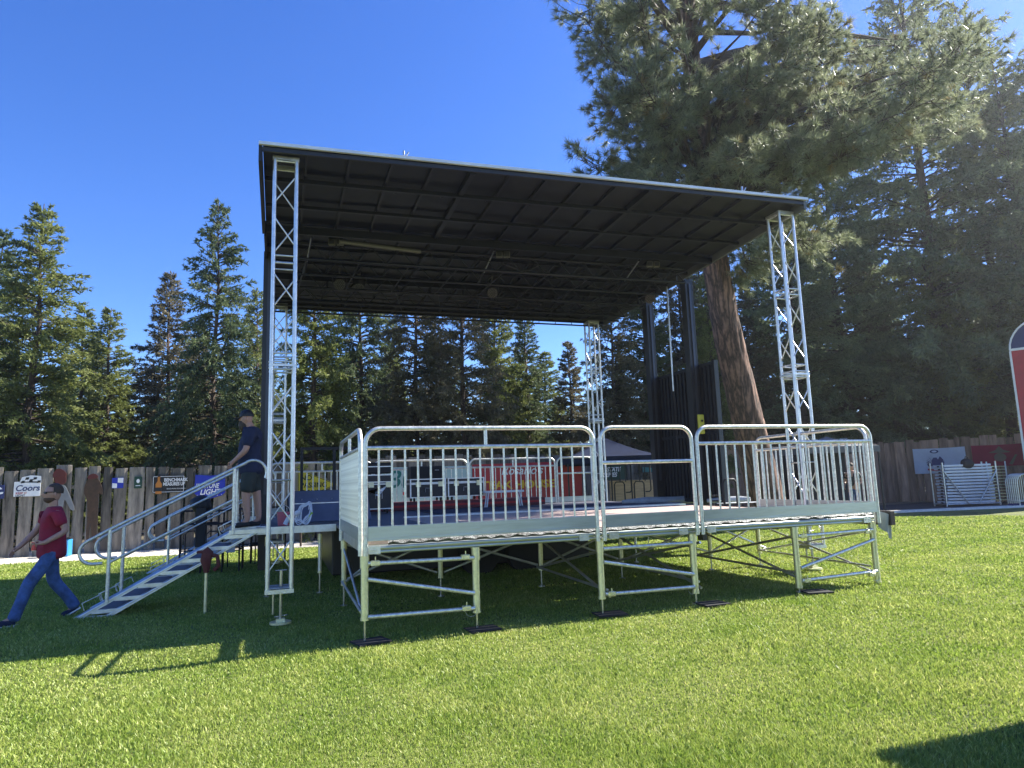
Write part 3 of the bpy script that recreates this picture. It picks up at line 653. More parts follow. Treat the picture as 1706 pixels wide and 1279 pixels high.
def man_walking():
    ang = math.atan2(-.42, -.9)
    t = thing('person', 'walking man in maroon t-shirt and jeans with sunglasses and a can', 'person', (-3.86, 3.50, 0.0), ang); t.scale = (1.03, 1.03, 1.03)
    H = lambda *p: tuple(p)
    # +x forward, +y his left (towards the camera)
    pel = (0, 0, .95)
    Lh, Lk, La, Lt = (.02, .1, .92), (.25, .10, .52), (.38, .11, .11), (.52, .12, .05)
    Rh, Rk, Ra, Rt = (-.01, -.1, .92), (-.06, -.12, .50), (-.34, -.12, .155), (-.24, -.13, .03)
    ch = [([pel, (0, 0, 1.1), (0, 0, 1.28), (.0, 0, 1.42), (.0, 0, 1.50), (.015, 0, 1.56)], [.08, .09, .09, .05, .05, .052]),
          ([pel, Lh, Lk, La], [.08, .06, .05, .04]), ([La, Lt], [.045, .035]),
          ([pel, Rh, Rk, Ra], [.08, .06, .05, .04]), ([Ra, Rt], [.045, .035])]
    Ls, Le, Lw = (.0, .19, 1.42), (-.10, .27, 1.17), (.14, .26, 1.03)
    Rs, Re, Rw = (.02, -.19, 1.42), (.16, -.24, 1.16), (.34, -.20, .97)
    ch += [([(.0, 0, 1.42), Ls, Le, Lw], [.05, .042, .047, .030]), ([(.0, 0, 1.42), Rs, Re, Rw], [.05, .042, .047, .030])]
    ch += hand_chains(Lw, (.85, -.15, -.1), (.2, -.6, -.7), (.3, .1, .8), .9)
    ch += hand_chains(Rw, (.7, .0, -.7), (-.3, .6, -.3), (.5, .5, .5), .5)
    body = skinned('body', ch, A['skin'], t)
    # head
    hc = (.03, 0, 1.665); mb = MB(); V, F = lathe_ell(hc, (.098, .076, .125), 20, 16, -.999, .999)
    V2 = []
    for v in V:
        x, y, z = v; rz = (z-hc[2])/.125
        if x > hc[0]:
            if rz < -.2: x = x+.012*(1-abs(y)/.08)
            if -.25 < rz < .05 and abs(y) < .018: x += .02
        if rz < -.3: y *= .86
        V2.append((x, y, z))
    mb.add(V2, F, True); mb.add(*lathe_ell((.132, 0, 1.655), (.022, .013, .024), 10, 8, -.99, .99), True); mb.path([(.01, 0, 1.47), (.02, 0, 1.58)], .056, 14)
    for s in (-1, 1): mb.add(*lathe_ell((.015, s*.078, 1.66), (.018, .01, .032), 8, 6, -.99, .99), True)
    mb.build('head', A['skin'], t)
    mb = MB(); V, F = lathe_ell((.004, 0, 1.70), (.103, .085, .108), 20, 14, -.3, .999)
    V = [(min(x, .018+.095) - (.04 if (x > .05 and z < 1.752) else 0), y, z+.004*rng.random()) for x, y, z in V]
    mb.add(V, F, True); mb.build('hair', A['hair'], t)
    mb = MB(); V, F = lathe_ell((.052, 0, 1.595), (.082, .066, .055), 16, 8, -.95, .35); mb.add(V, F, True); mb.build('beard', mat('brown_beard', (.09, .045, .025), .8, 0, .3, 60), t)
    mb = MB()
    for s in (-1, 1): mb.box((.118, s*.034, 1.682), (.02, .05, .032), rz=s*.25, ch=.006); mb.box((.06, s*.079, 1.69), (.12, .006, .012), rz=-s*.06)
    mb.build('sunglasses', A['inkblack'], t)
    # t-shirt
    sh = [([(0, 0, .78), (0, 0, .9), (0, 0, 1.0), (.0, 0, 1.15), (.0, 0, 1.28), (.0, 0, 1.41), (.0, 0, 1.50)], [(.19, .18), (.19, .175), (.18, .17), (.165, .165), (.178, .15), (.15, .115), (.07, .068)]),
          ([(.0, 0, 1.41), (0, .18, 1.42), (-.03, .225, 1.32), (-.065, .25, 1.23)], [(.15, .115), .078, .078, .08]),
          ([(.0, 0, 1.41), (.02, -.18, 1.42), (.06, -.215, 1.32), (.10, -.23, 1.24)], [(.15, .115), .078, .078, .08])]
    ts = skinned('t_shirt', sh, A['maroon'], t)
    jn = [([(0, 0, .99), (0, 0, .93)], [(.14, .12), (.15, .13)]),
          ([(0, 0, .93), (.015, .1, .86), Lk, (.33, .11, .27), (.38, .115, .13), (.395, .115, .055)], [(.15, .13), .095, .086, .074, .078, .08]),
          ([(0, 0, .93), (-.01, -.1, .88), Rk, (-.23, -.12, .29), (-.31, -.12, .165), (-.345, -.12, .10)], [(.15, .13), .095, .086, .076, .08, .08])]
    skinned('jeans', jn, A['jeans'], t)
    for (a, b, c_) in ((.44, .74, .115), (-.48, -.36, -.125)):
        if a > 0: P = [(.36, .115, .06), (.46, .115, .055), (.56, .12, .045), (.61, .12, .04)]
        else: P = [(-.38, -.125, .13), (-.32, -.125, .08), (-.24, -.125, .045), (-.17, -.125, .035)]
        skinned('shoe', [(P, [.048, .05, .042, .03])], A['navy'], t)
        mb = MB()
        if a > 0: mb.box((.485, .118, .012), (.31, .1, .024), ch=.005)
        else: mb.box((-.28, -.125, .045), (.26, .095, .022), rot=Matrix.Rotation(R_(28), 3, 'Y'), ch=.005)
        mb.build('sole', A['white'], t)
    # emblem on the chest (left breast) : thin ring with inner strokes
    q = Vector((.088, .088, 1.33)); n = Vector((.62, .78, .05)).normalized(); u = Vector((-.78, .62, 0)).normalized(); vv = Vector((0, 0, 1))
    mb = MB(); mb.path([q+n*.012+u*(.042*math.cos(a))+vv*(.042*math.sin(a)) for a in [i*math.pi/10 for i in range(20)]], .0045, 5, closed=True)
    mb.path([q+n*.012+u*-.02+vv*-.015, q+n*.012+vv*.018, q+n*.012+u*.022+vv*-.012], .0045, 5); mb.build('chest_emblem', A['inkwhite'], ts); 
    # can held in the left hand
    cn = thing('drink_can', 'red and silver drink can held by the walking man', 'can', (0, 0, 0)); Mw = Matrix.Translation(t.location) @ Matrix.Rotation(ang, 4, 'Z') @ Matrix.Scale(1.03, 4)
    p = Mw @ Vector((.235, .215, 1.0)); cn.location = p
    MB().tube((0, 0, -.058), (0, 0, .058), .033, 18).build('body', A['can'], cn); MB().tube((0, 0, .058), (0, 0, .064), .028, 18).tube((0, 0, -.064), (0, 0, -.058), .028, 18).build('rim', A['steel'], cn)
man_walking()
def man_standing():
    p = at_axis(427, 868, 2, DZ); loc = (-1.32, 4.2, DZ); ang = math.atan2(.2, -1)
    t = thing('person', 'bearded man in navy t-shirt, shorts and cap standing atop the steps', 'person', loc, ang)
    k = 1.07
    def S(*a): return tuple(q*k for q in a)
    pel = S(0, 0, .95)
    ch = [([pel, S(.03, 0, 1.1), S(.02, 0, 1.28), S(-.01, 0, 1.42), S(.02, 0, 1.50), S(.05, 0, 1.55)], [.07, .08, .10, .06, .06, .06])]
    for s in (-1, 1):
        dx = .05 if s > 0 else -.06
        ch.append(([pel, S(.0, s*.1, .9), S(dx, s*.11, .5), S(dx-.04, s*.11, .1)], [.09, .07, .072, .047])); ch.append(([S(dx-.04, s*.11, .1), S(dx+.08, s*.12, .045)], [.047, .035]))
        Sh, E, W = S(-.02, s*.2, 1.42), S(.02, s*.27, 1.14), S(.20, s*.24, .98)
        ch.append(([S(-.01, 0, 1.42), Sh, E, W], [.08, .06, .052, .032])); ch += hand_chains(W, (.55, 0, -.8), (-.5, -s*.5, -.2), (.6, 0, .4), .55, 1.05)
    skinned('body', ch, A['skin'], t)
    hc = S(.09, 0, 1.64); mb = MB(); V, F = lathe_ell(hc, (.1, .08, .125), 18, 14, -.999, .999); mb.add(V, F, True)
    mb.add(*lathe_ell((hc[0]+.1, 0, hc[2]-.02), (.022, .014, .022), 8, 6, -.99, .99), True)
    for s in (-1, 1): mb.add(*lathe_ell((hc[0]-.01, s*.082, hc[2]-.01), (.018, .01, .032), 8, 6, -.99, .99), True)
    mb.path([S(.02, 0, 1.5), (hc[0]-.02, 0, hc[2]-.06)], .062, 12); mb.build('head', A['skin'], t)
    mb = MB(); mb.add(*lathe_ell((hc[0]+.045, 0, hc[2]-.1), (.075, .065, .11), 14, 10, -.98, .55), True); mb.build('beard', A['hair'], t)
    mb = MB(); V, F = lathe_ell((hc[0]-.005, 0, hc[2]+.035), (.115, .092, .115), 18, 10, -.05, .999); mb.add(V, F, True)
    mb.prism([(.06, -.075), (.17, -.06), (.21, 0), (.17, .06), (.06, .075)], (hc[0]-.01, 0, hc[2]+.045), (1, 0, -.35), (0, 1, 0), (0, 0, 1), .012); mb.build('cap', A['inkblack'], t)
    sh = [([S(0, 0, .76), S(0, 0, .86), S(.03, 0, 1.03), S(.035, 0, 1.18), S(.01, 0, 1.3), S(-.01, 0, 1.41), S(.0, 0, 1.51)], [(.20, .20), (.205, .20), (.20, .195), (.19, .185), (.19, .16), (.175, .135), (.08, .075)])]
    for s in (-1, 1): sh.append(([S(-.01, 0, 1.41), S(-.02, s*.19, 1.42), S(-.0, s*.235, 1.3), S(.015, s*.26, 1.18)], [(.175, .135), .095, .09, .092]))
    skinned('t_shirt', sh, A['navy'], t)
    st_ = [([S(0, 0, .95), S(0, 0, .88)], [(.18, .17), (.18, .17)])]
    for s in (-1, 1): st_.append(([S(0, 0, .88), S(.0, s*.105, .82), S(.02*s, s*.115, .62), S(.03*s, s*.115, .50)], [(.18, .17), .13, .115, .125]))
    skinned('shorts', st_, A['shorts'], t)
    for s in (-1, 1):
        dx = .05 if s > 0 else -.06
        skinned('shoe', [([S(dx-.08, s*.11, .05), S(dx+.0, s*.115, .06), S(dx+.1, s*.12, .04), S(dx+.17, s*.12, .035)], [.05, .052, .045, .032])], A['rubber'], t)
    MB().path([Vector(S(.165, .225, 1.03))+Vector((.02*math.cos(a)*1.6, .03*math.sin(a), -.02*math.cos(a))) for a in [i*math.pi/7 for i in range(14)]], .01, 6, closed=True).build('wristwatch', A['inkblack'], t)
man_standing()
# ------------------------------------------------------------------ fences
def fence(a, b, label, m, h, z0f, wmin, wmax, gap, name='wooden_fence', seed=1, back=1):
    a, b = Vector((*a, 0)), Vector((*b, 0)); d = (b-a); L = d.length; d.normalize(); n = Vector((d.y, -d.x, 0)); r = random.Random(seed)
    t = thing(name, label, 'fence', (a.x, a.y, 0)); o = t.location; mb = MB(o); x = 0
    while x < L:
        w_ = r.uniform(wmin, wmax); p0 = a+d*x; zb = gz(p0.x)+r.uniform(.0, .06); zt = z0f+h+r.uniform(-.07, .07)+.03*math.sin(x*.7); lean = r.uniform(-.02, .02)
        # a slab cut board: wavy edges, rounded face, ragged top
        K = 8; V = []; e1 = r.uniform(0, 6); e2 = r.uniform(0, 6)
        for i in range(K+1):
            f = i/K; z = zb+(zt-zb)*f; l = x+lean*f+.012*math.sin(e1+5*f)+r.uniform(-.006, .006); rr = x+w_-gap+lean*f+.014*math.sin(e2+4*f)+r.uniform(-.006, .006)
            zz = z-(r.uniform(0, .05) if i == K else 0)
            c = .02+.012*r.random()
            V += [a+d*l+Vector((0, 0, zz)), a+d*(l*.75+rr*.25)+n*c+Vector((0, 0, z)), a+d*(l*.25+rr*.75)+n*c+Vector((0, 0, z)), a+d*rr+Vector((0, 0, z-(r.uniform(0, .05) if i == K else 0))), a+d*rr-n*.02+Vector((0, 0, z)), a+d*l-n*.02+Vector((0, 0, z))]
        F = [(0, 5, 4, 3, 2, 1), tuple(K*6+q for q in (0, 1, 2, 3, 4, 5))]
        for i in range(K):
            for j in range(6): F.append((i*6+j, i*6+(j+1) % 6, (i+1)*6+(j+1) % 6, (i+1)*6+j))
        mb.add(V, F); x += w_
    mb.build('boards', m, t)
    mb = MB(o)
    for z in (.5, 1.9): mb.prism([(0, z+gz(a.x)), (L, z+gz(b.x)), (L, z+gz(b.x)+.1), (0, z+gz(a.x)+.1)], a-n*.06, d, (0, 0, 1), -n, .04)
    mb.build('rail', m, t)
    mb = MB(o); x = .3
    while x < L: p = a+d*x; mb.box((p-n*.16)+Vector((0, 0, 1.1)), (.1, .1, 2.3)); x += 2.6
    mb.build('post', m, t)
FYB = 15.9
fence((-18, FYB), (1.5, FYB), 'grey weathered slab-board fence behind the steps with light showing through gaps', A['fence'], 2.52, 0, .3, .5, .06, seed=3)
fence((1.5, FYB+.0), (13.5, FYB-.15), 'slab-board fence behind the middle of the stage carrying the red banner', A['fence'], 2.66, 0, .22, .42, .012, seed=4)
fence((13.5, FYB-.15), (24.6, 15.2), 'brown board fence seen behind the right railing and pine trunk', A['fenceR'], 2.85, 0, .2, .38, .006, seed=5)
fence((24.6, 15.2), (30.0, 5.3), 'brown board fence at the far right with two flags on it', A['fenceR'], 2.85, .02, .22, .4, .012, seed=6)
# ------------------------------------------------------------------ signs on the fences
def rect_sign(name, label, cat, px0, py0, px1, py1, m, Y=FYB-.08, th=.015, rnd=.02):
    a = at_axis(px0, py1, 1, Y); b = at_axis(px1, py0, 1, Y); w_, h_ = b[0]-a[0], b[2]-a[2]
    t = thing(name, label, cat, (a[0], Y, a[2])); rnd = min(rnd, w_*.3, h_*.3)
    pts = []
    for cx, cz, a0 in ((rnd, rnd, 180), (w_-rnd, rnd, 270), (w_-rnd, h_-rnd, 0), (rnd, h_-rnd, 90)):
        for k in range(4): an = R_(a0+k*30); pts.append((cx+rnd*math.cos(an), cz+rnd*math.sin(an)))
    MB().prism(pts, (0, 0, 0), (1, 0, 0), (0, 0, 1), (0, 1, 0), th).build('panel', m, t); return t, w_, h_
def chaikin(p, n=2):
    for _ in range(n):
        q = []
        for i in range(len(p)):
            a, b = p[i], p[(i+1) % len(p)]; q += [(a[0]*.75+b[0]*.25, a[1]*.75+b[1]*.25), (a[0]*.25+b[0]*.75, a[1]*.25+b[1]*.75)]
        p = q
    return p
def flat(t, name, pts, m, y=-.004, th=.003): return MB().prism(pts, (0, y, 0), (1, 0, 0), (0, 0, 1), (0, 1, 0), th).build(name, m, t)
def signs():
    t, W, H = rect_sign('beer_sign', 'white beer sign with a black chequered flag behind the walking man', 'sign', 22, 802, 68, 828, A['white'])
    for i in range(5):
        for j in range(2):
            if (i+j) % 2 == 0: x = W*(.25+i*.15); z = H*(.98+j*.18)-.02*abs(i-2); flat(t, 'chequer', [(x, z), (x+W*.14, z+.01), (x+W*.15, z+H*.18), (x+.02, z+H*.17)], A['inkblack'])
    flat(t, 'flag_panel', [(W*.2, H*.95), (W*1.02, H*.9), (W*1.0, H*1.36), (W*.6, H*1.42), (W*.28, H*1.3)], A['white'], 0)
    text_obj('lettering', 'Coors', H*.55, A['inknavy'], t, (W*.05, -.006, H*.38), shear=.2, bold=.004); text_obj('lettering', 'KEEP IT', H*.2, A['inkred'], t, (W*.08, -.006, H*.16)); text_obj('lettering', 'LIGHT', H*.2, A['inkblack'], t, (W*.08, -.006, H*.0))
    t, W, H = rect_sign('race_sign', 'dark blue sign with a white stripe at the left edge of the fence', 'sign', -18, 808, 8, 832, A['inknavy'])
    flat(t, 'stripe', [(.02, H*.25), (W*.9, H*.35), (W*.95, H*.5), (W*.5, H*.45), (.02, H*.42)], A['inkwhite']); flat(t, 'stripe', [(W*.4, H*.62), (W*.85, H*.7), (W*.7, H*.85)], A['inkwhite'])
    t, W, H = rect_sign('pennant', 'small blue and white chequered flag nailed to the fence', 'flag', 186, 796, 206, 814, A['blue'])
    flat(t, 'square', [(W*.5, H*.55), (W*.98, H*.5), (W*.98, H*.98), (W*.5, H*.98)], A['inkwhite']); flat(t, 'square', [(.01, .01), (W*.45, .01), (W*.45, H*.45), (.01, H*.5)], A['inkwhite'])
    t, W, H = rect_sign('small_sign', 'small dark green square sign with a pale emblem on the fence', 'sign', 223, 794, 237, 814, A['green'])
    flat(t, 'emblem', [(W*.5+W*.22*math.cos(a), H*.62+H*.18*math.sin(a)) for a in [i*.628 for i in range(10)]], A['inkwhite']); flat(t, 'text_bar', [(W*.2, H*.2), (W*.8, H*.2), (W*.8, H*.26), (W*.2, H*.26)], A['inkwhite'])
    t, W, H = rect_sign('whiskey_sign', 'black whiskey bottle sign with white lettering on the fence', 'sign', 253, 792, 308, 822, A['inkblack'], rnd=.05)
    fr = [(0.02, 0.02, W-.04, .012), (.02, H-.03, W-.04, .012), (.02, .02, .012, H-.04), (W-.03, .02, .012, H-.04)]
    for x, z, w_, h_ in fr: flat(t, 'border', [(x, z), (x+w_, z), (x+w_, z+h_), (x, z+h_)], A['inkwhite'])
    b = [(-.09, -.12), (.09, -.12), (.09, .18), (.035, .27), (.035, .40), (-.035, .40), (-.035, .27), (-.09, .18)]
    flat(t, 'bottle', [(W*.2+x*.95, H*.18+z) for x, z in b], A['amber'], -.01, .006); flat(t, 'bottle_label', [(W*.2-.085, H*.1), (W*.2+.085, H*.1), (W*.2+.085, H*.32), (W*.2-.085, H*.32)], A['inkblack'], -.014, .003)
    flat(t, 'bottle_cap', [(W*.2-.04, H*.18+.4), (W*.2+.04, H*.18+.4), (W*.2+.04, H*.18+.48), (W*.2-.04, H*.18+.48)], A['inkblack'], -.012, .006)
    text_obj('lettering', 'BENCHMARK', H*.27, A['inkwhite'], t, (W*.36, -.006, H*.66), sx=.78, bold=.004); text_obj('lettering', 'MEASURES UP', H*.27, A['inkwhite'], t, (W*.33, -.006, H*.42), sx=.70, bold=.004); text_obj('lettering', 'BENCHMARK BOURBON', H*.09, A['inkwhite'], t, (W*.45, -.006, H*.2))
    # blue shield-shaped banner
    a = at_axis(323, 832, 1, FYB-.08); b = at_axis(376, 790, 1, FYB-.08); W, H = b[0]-a[0], b[2]-a[2]
    t = thing('beer_banner', 'bright blue shield-shaped beer banner with white lettering on the fence', 'banner', (a[0], FYB-.08, a[2]))
    flat(t, 'cloth', [(.02, H), (0, H*.25), (W*.1, H*.12), (W*.5, 0), (W*.9, H*.12), (W, H*.25), (W*.98, H*.97), (W*.5, H*.95)], A['blue'], 0, .01)
    text_obj('lettering', 'KEYSTONE', H*.27, A['inkwhite'], t, (W*.04, -.006, H*.44), shear=.25, sx=.66, bold=.006); text_obj('lettering', 'LIGHT', H*.30, A['inkwhite'], t, (W*.18, -.006, H*.18), shear=.25, sx=.9, bold=.006)
    flat(t, 'peak', [(W*.45, H*.72), (W*.62, H*.9), (W*.78, H*.74), (W*.62, H*.82)], A['inkwhite'])
    for k in range(7): flat(t, 'stud', [(W*(.1+k*.13)+.012*math.cos(q), H*(.16-.06*math.sin(k/6*math.pi))+.012*math.sin(q)) for q in [i*1.05 for i in range(6)]], A['inkwhite'])
    # cut-out figures on the fence
    a = at_axis(80, 905, 1, FYB-.1); t = thing('cutout_figure', 'flat cut-out man in rust-red cap and grey shirt mounted on the fence', 'cut-out', (a[0], FYB-.1, a[2]-.1))
    s = 1.0/53.  # metres per photo pixel there
    o1 = a.copy()
    def QQ(p, o): return chaikin([(at_axis(x, y, 1, FYB-.1)[0]-o[0], at_axis(x, y, 1, FYB-.1)[2]-o[2]+.1) for x, y in p])
    def Q(p): return QQ(p, o1)
    flat(t, 'head', Q([(90, 803), (92, 788), (100, 781), (108, 787), (111, 801), (106, 808), (95, 809)]), A['rustred'], 0, .02)
    flat(t, 'cap', Q([(87, 797), (90, 786), (97, 780), (106, 783), (112, 790), (109, 796), (98, 794)]), A['rustred'], -.022, .02)
    flat(t, 'shirt', Q([(84, 812), (92, 806), (108, 808), (113, 818), (125, 848), (122, 852), (116, 848), (107, 828), (105, 852), (86, 850), (80, 835)]), A['greycloth'], 0, .02)
    flat(t, 'trousers', Q([(86, 850), (105, 852), (108, 900), (98, 905), (95, 870), (90, 905), (82, 902)]), A['inkblack'], 0, .02)
    a = at_axis(150, 905, 1, FYB-.1); t = thing('cutout_figure', 'dark brown flat cut-out rider figure mounted on the fence', 'cut-out', (a[0], FYB-.1, a[2]-.1))
    o2 = a.copy()
    def Q2(p): return QQ(p, o2)
    flat(t, 'torso', Q2([(146, 800), (152, 794), (162, 795), (168, 806), (172, 820), (168, 826), (164, 818), (163, 850), (160, 905), (153, 905), (150, 860), (147, 905), (142, 900), (146, 850), (144, 830), (139, 822), (141, 808)]), A['brown'], 0, .02)
    flat(t, 'hat', Q2([(143, 799), (150, 790), (160, 789), (166, 797)]), A['rustred'], -.022, .02)
    t = thing('plastic_tub', 'light blue plastic tub on the gravel behind the walking man', 'tub', (*at_axis(104, 905, 1, 15.2)[:2], .0))
    MB().box((0, 0, .25), (.42, .4, .5), ch=.03).build('tub', A['lightblue'], t); MB().box((0, 0, .52), (.46, .44, .04)).build('lid', A['inkblack'], t)
    # yellow pennant sign
    Y = 13.8; a = at_axis(496, 835, 1, Y); b = at_axis(560, 780, 1, Y); W, H = b[0]-a[0]+.05, b[2]-a[2]
    t = thing('road_sign', 'yellow pennant road sign reading NO PASSING ZONE behind the rear railing', 'sign', (a[0], Y, a[2]))
    flat(t, 'plate', [(0, 0), (0, H), (W, H*.48)], A['yellow'], 0, .01)
    e = .02; 
    for p, q in (((0.02, .03), (.02, H-.03)), ((.02, H-.03), (W-.05, H*.48)), ((W-.05, H*.48), (.02, .03))):
        d = Vector((q[0]-p[0], q[1]-p[1])).normalized(); n_ = Vector((-d.y, d.x))*.008; flat(t, 'border', [(p[0]-n_.x, p[1]-n_.y), (q[0]-n_.x, q[1]-n_.y), (q[0]+n_.x, q[1]+n_.y), (p[0]+n_.x, p[1]+n_.y)], A['inkblack'])
    text_obj('lettering', 'NO', H*.22, A['inkblack'], t, (W*.06, -.006, H*.64), bold=.004); text_obj('lettering', 'PASSING', H*.22, A['inkblack'], t, (W*.06, -.006, H*.41), sx=.95, bold=.004); text_obj('lettering', 'ZONE', H*.22, A['inkblack'], t, (W*.06, -.006, H*.18), bold=.004)
    MB().tube((.1, .03, -a[2]), (.1, .03, H), .03, 8).build('post', A['bark'], t)
    # red restaurant banner
    Y = 14.6; a = at_axis(788, 823, 1, Y); b = at_axis(968, 770, 1, Y); W, H = b[0]-a[0], b[2]-a[2]
    t = thing('banner', 'wide red banner with white script and yellow capitals behind the stage', 'banner', (a[0], Y, a[2]-.3))
    flat(t, 'cloth', [(0, 0), (0, H+.3), (W, H+.34), (W, 0)], A['red'], 0, .02)
    text_obj('lettering', "Rosario's", H*.42, A['inkwhite'], t, (W*.25, -.006, H*.62+.3), shear=.3, bold=.004); text_obj('lettering', 'STEAK HOUSE', H*.38, A['inkyellow'], t, (W*.02, -.006, H*.14+.3), sx=1.22, bold=.012)
    # white banner with teal script
    a = at_axis(636, 828, 1, Y); b = at_axis(786, 776, 1, Y); W, H = b[0]-a[0], b[2]-a[2]
    t = thing('banner', 'pale banner with dark teal script behind the flight cases', 'banner', (a[0], Y, a[2]-.3)); flat(t, 'cloth', [(0, 0), (0, H+.3), (W, H+.3), (W, 0)], mat('pale_banner', (.38, .5, .52), .6), 0, .02)
    text_obj('lettering', 'Bub', H*.85, A['teal'], t, (W*.04, -.006, H*.3+.3), shear=.3, bold=.01); flat(t, 'patch', [(W*.22, .33), (W*.36, .33), (W*.36, .43), (W*.22, .43)], A['inkred'])
    t, W, H = rect_sign('series_banner', 'black banner reading STATE SERIES by the far right truss tower', 'banner', 1003, 766, 1042, 800, A['green'], Y=14.8)
    text_obj('lettering', 'STATE', H*.3, A['inkwhite'], t, (W*.2, -.006, H*.42), shear=.3, sx=.9, bold=.008); text_obj('lettering', 'SERIES', H*.3, A['inkwhite'], t, (W*.06, -.006, H*.15), shear=.3, sx=.9, bold=.008); flat(t, 'mark', [(W*.35, H*.75), (W*.75, H*.95), (W*.6, H*.8), (W*.72, H*.78)], A['inkwhite'])
    t, W, H = rect_sign('notice_board', 'small black notice board left of the black wall panel', 'sign', 1069, 763, 1087, 788, A['inkblack'], Y=14.8); flat(t, 'picture', [(W*.1, H*.05), (W*.9, H*.05), (W*.9, H*.32), (W*.1, H*.4)], A['teal']); text_obj('lettering', 'C·BOX', H*.2, A['inkwhite'], t, (W*.1, -.006, H*.62), bold=.003)
signs()
def flags():
    # placed on the far right fence run
    a = Vector((24.6, 15.2, 0)); b = Vector((30.0, 5.3, 0)); d = (b-a).normalized(); n = Vector((d.y, -d.x, 0))
    if n.dot(Vector(CAM)-a) < 0: n = -n
    def hitp(px, py, off=.08):
        dd = Vector(ray(px, py)); o = Vector(CAM); q = a+n*off; tt = (q-o).dot(n)/dd.dot(n); return o+dd*tt
    def flag(px0, py0, px1, py1, label, m, sag=.02):
        A0 = hitp(px0, py1); B0 = hitp(px1, py0); W = (B0-A0).dot(d); H = B0.z-A0.z
        t = thing('flag', label, 'flag', A0); nx, nz = 24, 12; V = []; F = []
        for j in range(nz+1):
            for i in range(nx+1):
                u, v = i/nx, j/nz; V.append(d*(u*W)+Vector((0, 0, 1))*(v*H+sag*math.sin(u*math.pi)*-1*v)+n*(.012*math.sin(u*14+v*3)+.01*math.sin(v*9)))
        for j in range(nz):
            for i in range(nx): k = j*(nx+1)+i; F.append((k, k+1, k+nx+2, k+nx+1))
        mb = MB(); mb.add(V, F, True); mb.build('cloth', m, t); return t, W, H
    def shape(t, name, pts, W, H, m, off=.03): MB().prism([(x*W, z*H) for x, z in pts], n*off, d, (0, 0, 1), n, .003).build(name, m, t)
    t, W, H = flag(1525, 744, 1607, 790, 'white flag with a dark blue military emblem on the far right fence', A['flagwhite'])
    cx = .42
    shape(t, 'emblem_ring', [(cx+.085*math.cos(q), .86+.075*math.sin(q)) for q in [i*.4189 for i in range(15)]], W, H, A['inknavy'])
    shape(t, 'emblem_inner', [(cx+.05*math.cos(q), .86+.04*math.sin(q)) for q in [i*.4189 for i in range(15)]], W, H, A['flagwhite'], .034)
    for s in (-1, 1):
        for k in range(6):
            an = R_(100+s*(28+k*13)) if s > 0 else R_(80-(28+k*13)); ln = .30-.012*k
            x1, z1 = cx+math.cos(an)*ln*.62, .36+math.sin(an)*ln*1.15; shape(t, 'emblem_wing', [(cx+s*-.0, .36), (x1-.018, z1+.03), (x1+.02, z1-.04)], W, H, A['inknavy'])
    shape(t, 'emblem_breastplate', [(cx-.06, .28), (cx+.06, .28), (cx+.07, .5), (cx+.03, .62), (cx-.03, .62), (cx-.07, .5)], W, H, A['inknavy'], .034)
    shape(t, 'emblem_scroll', [(cx-.16, .13), (cx, .09), (cx+.16, .13), (cx+.16, .2), (cx, .16), (cx-.16, .2)], W, H, A['inkred'])
    t, W, H = flag(1622, 738, 1712, 778, 'dark red flag with a brown military emblem on the far right fence', A['flagred'])
    g = mat('emblem_brown', (.16, .10, .07), .8); cx = .5
    shape(t, 'emblem_wings', [(cx-.2, .62), (cx-.07, .74), (cx, .92), (cx+.07, .74), (cx+.2, .62), (cx+.05, .60), (cx-.05, .60)], W, H, g)
    shape(t, 'emblem_globe', [(cx+.11*math.cos(q), .4+.2*math.sin(q)) for q in [i*.4189 for i in range(15)]], W, H, g, .034)
    shape(t, 'emblem_anchor', [(cx+.14, .08), (cx+.2, .04), (cx+.3, .5), (cx+.26, .5)], W, H, g)
flags()
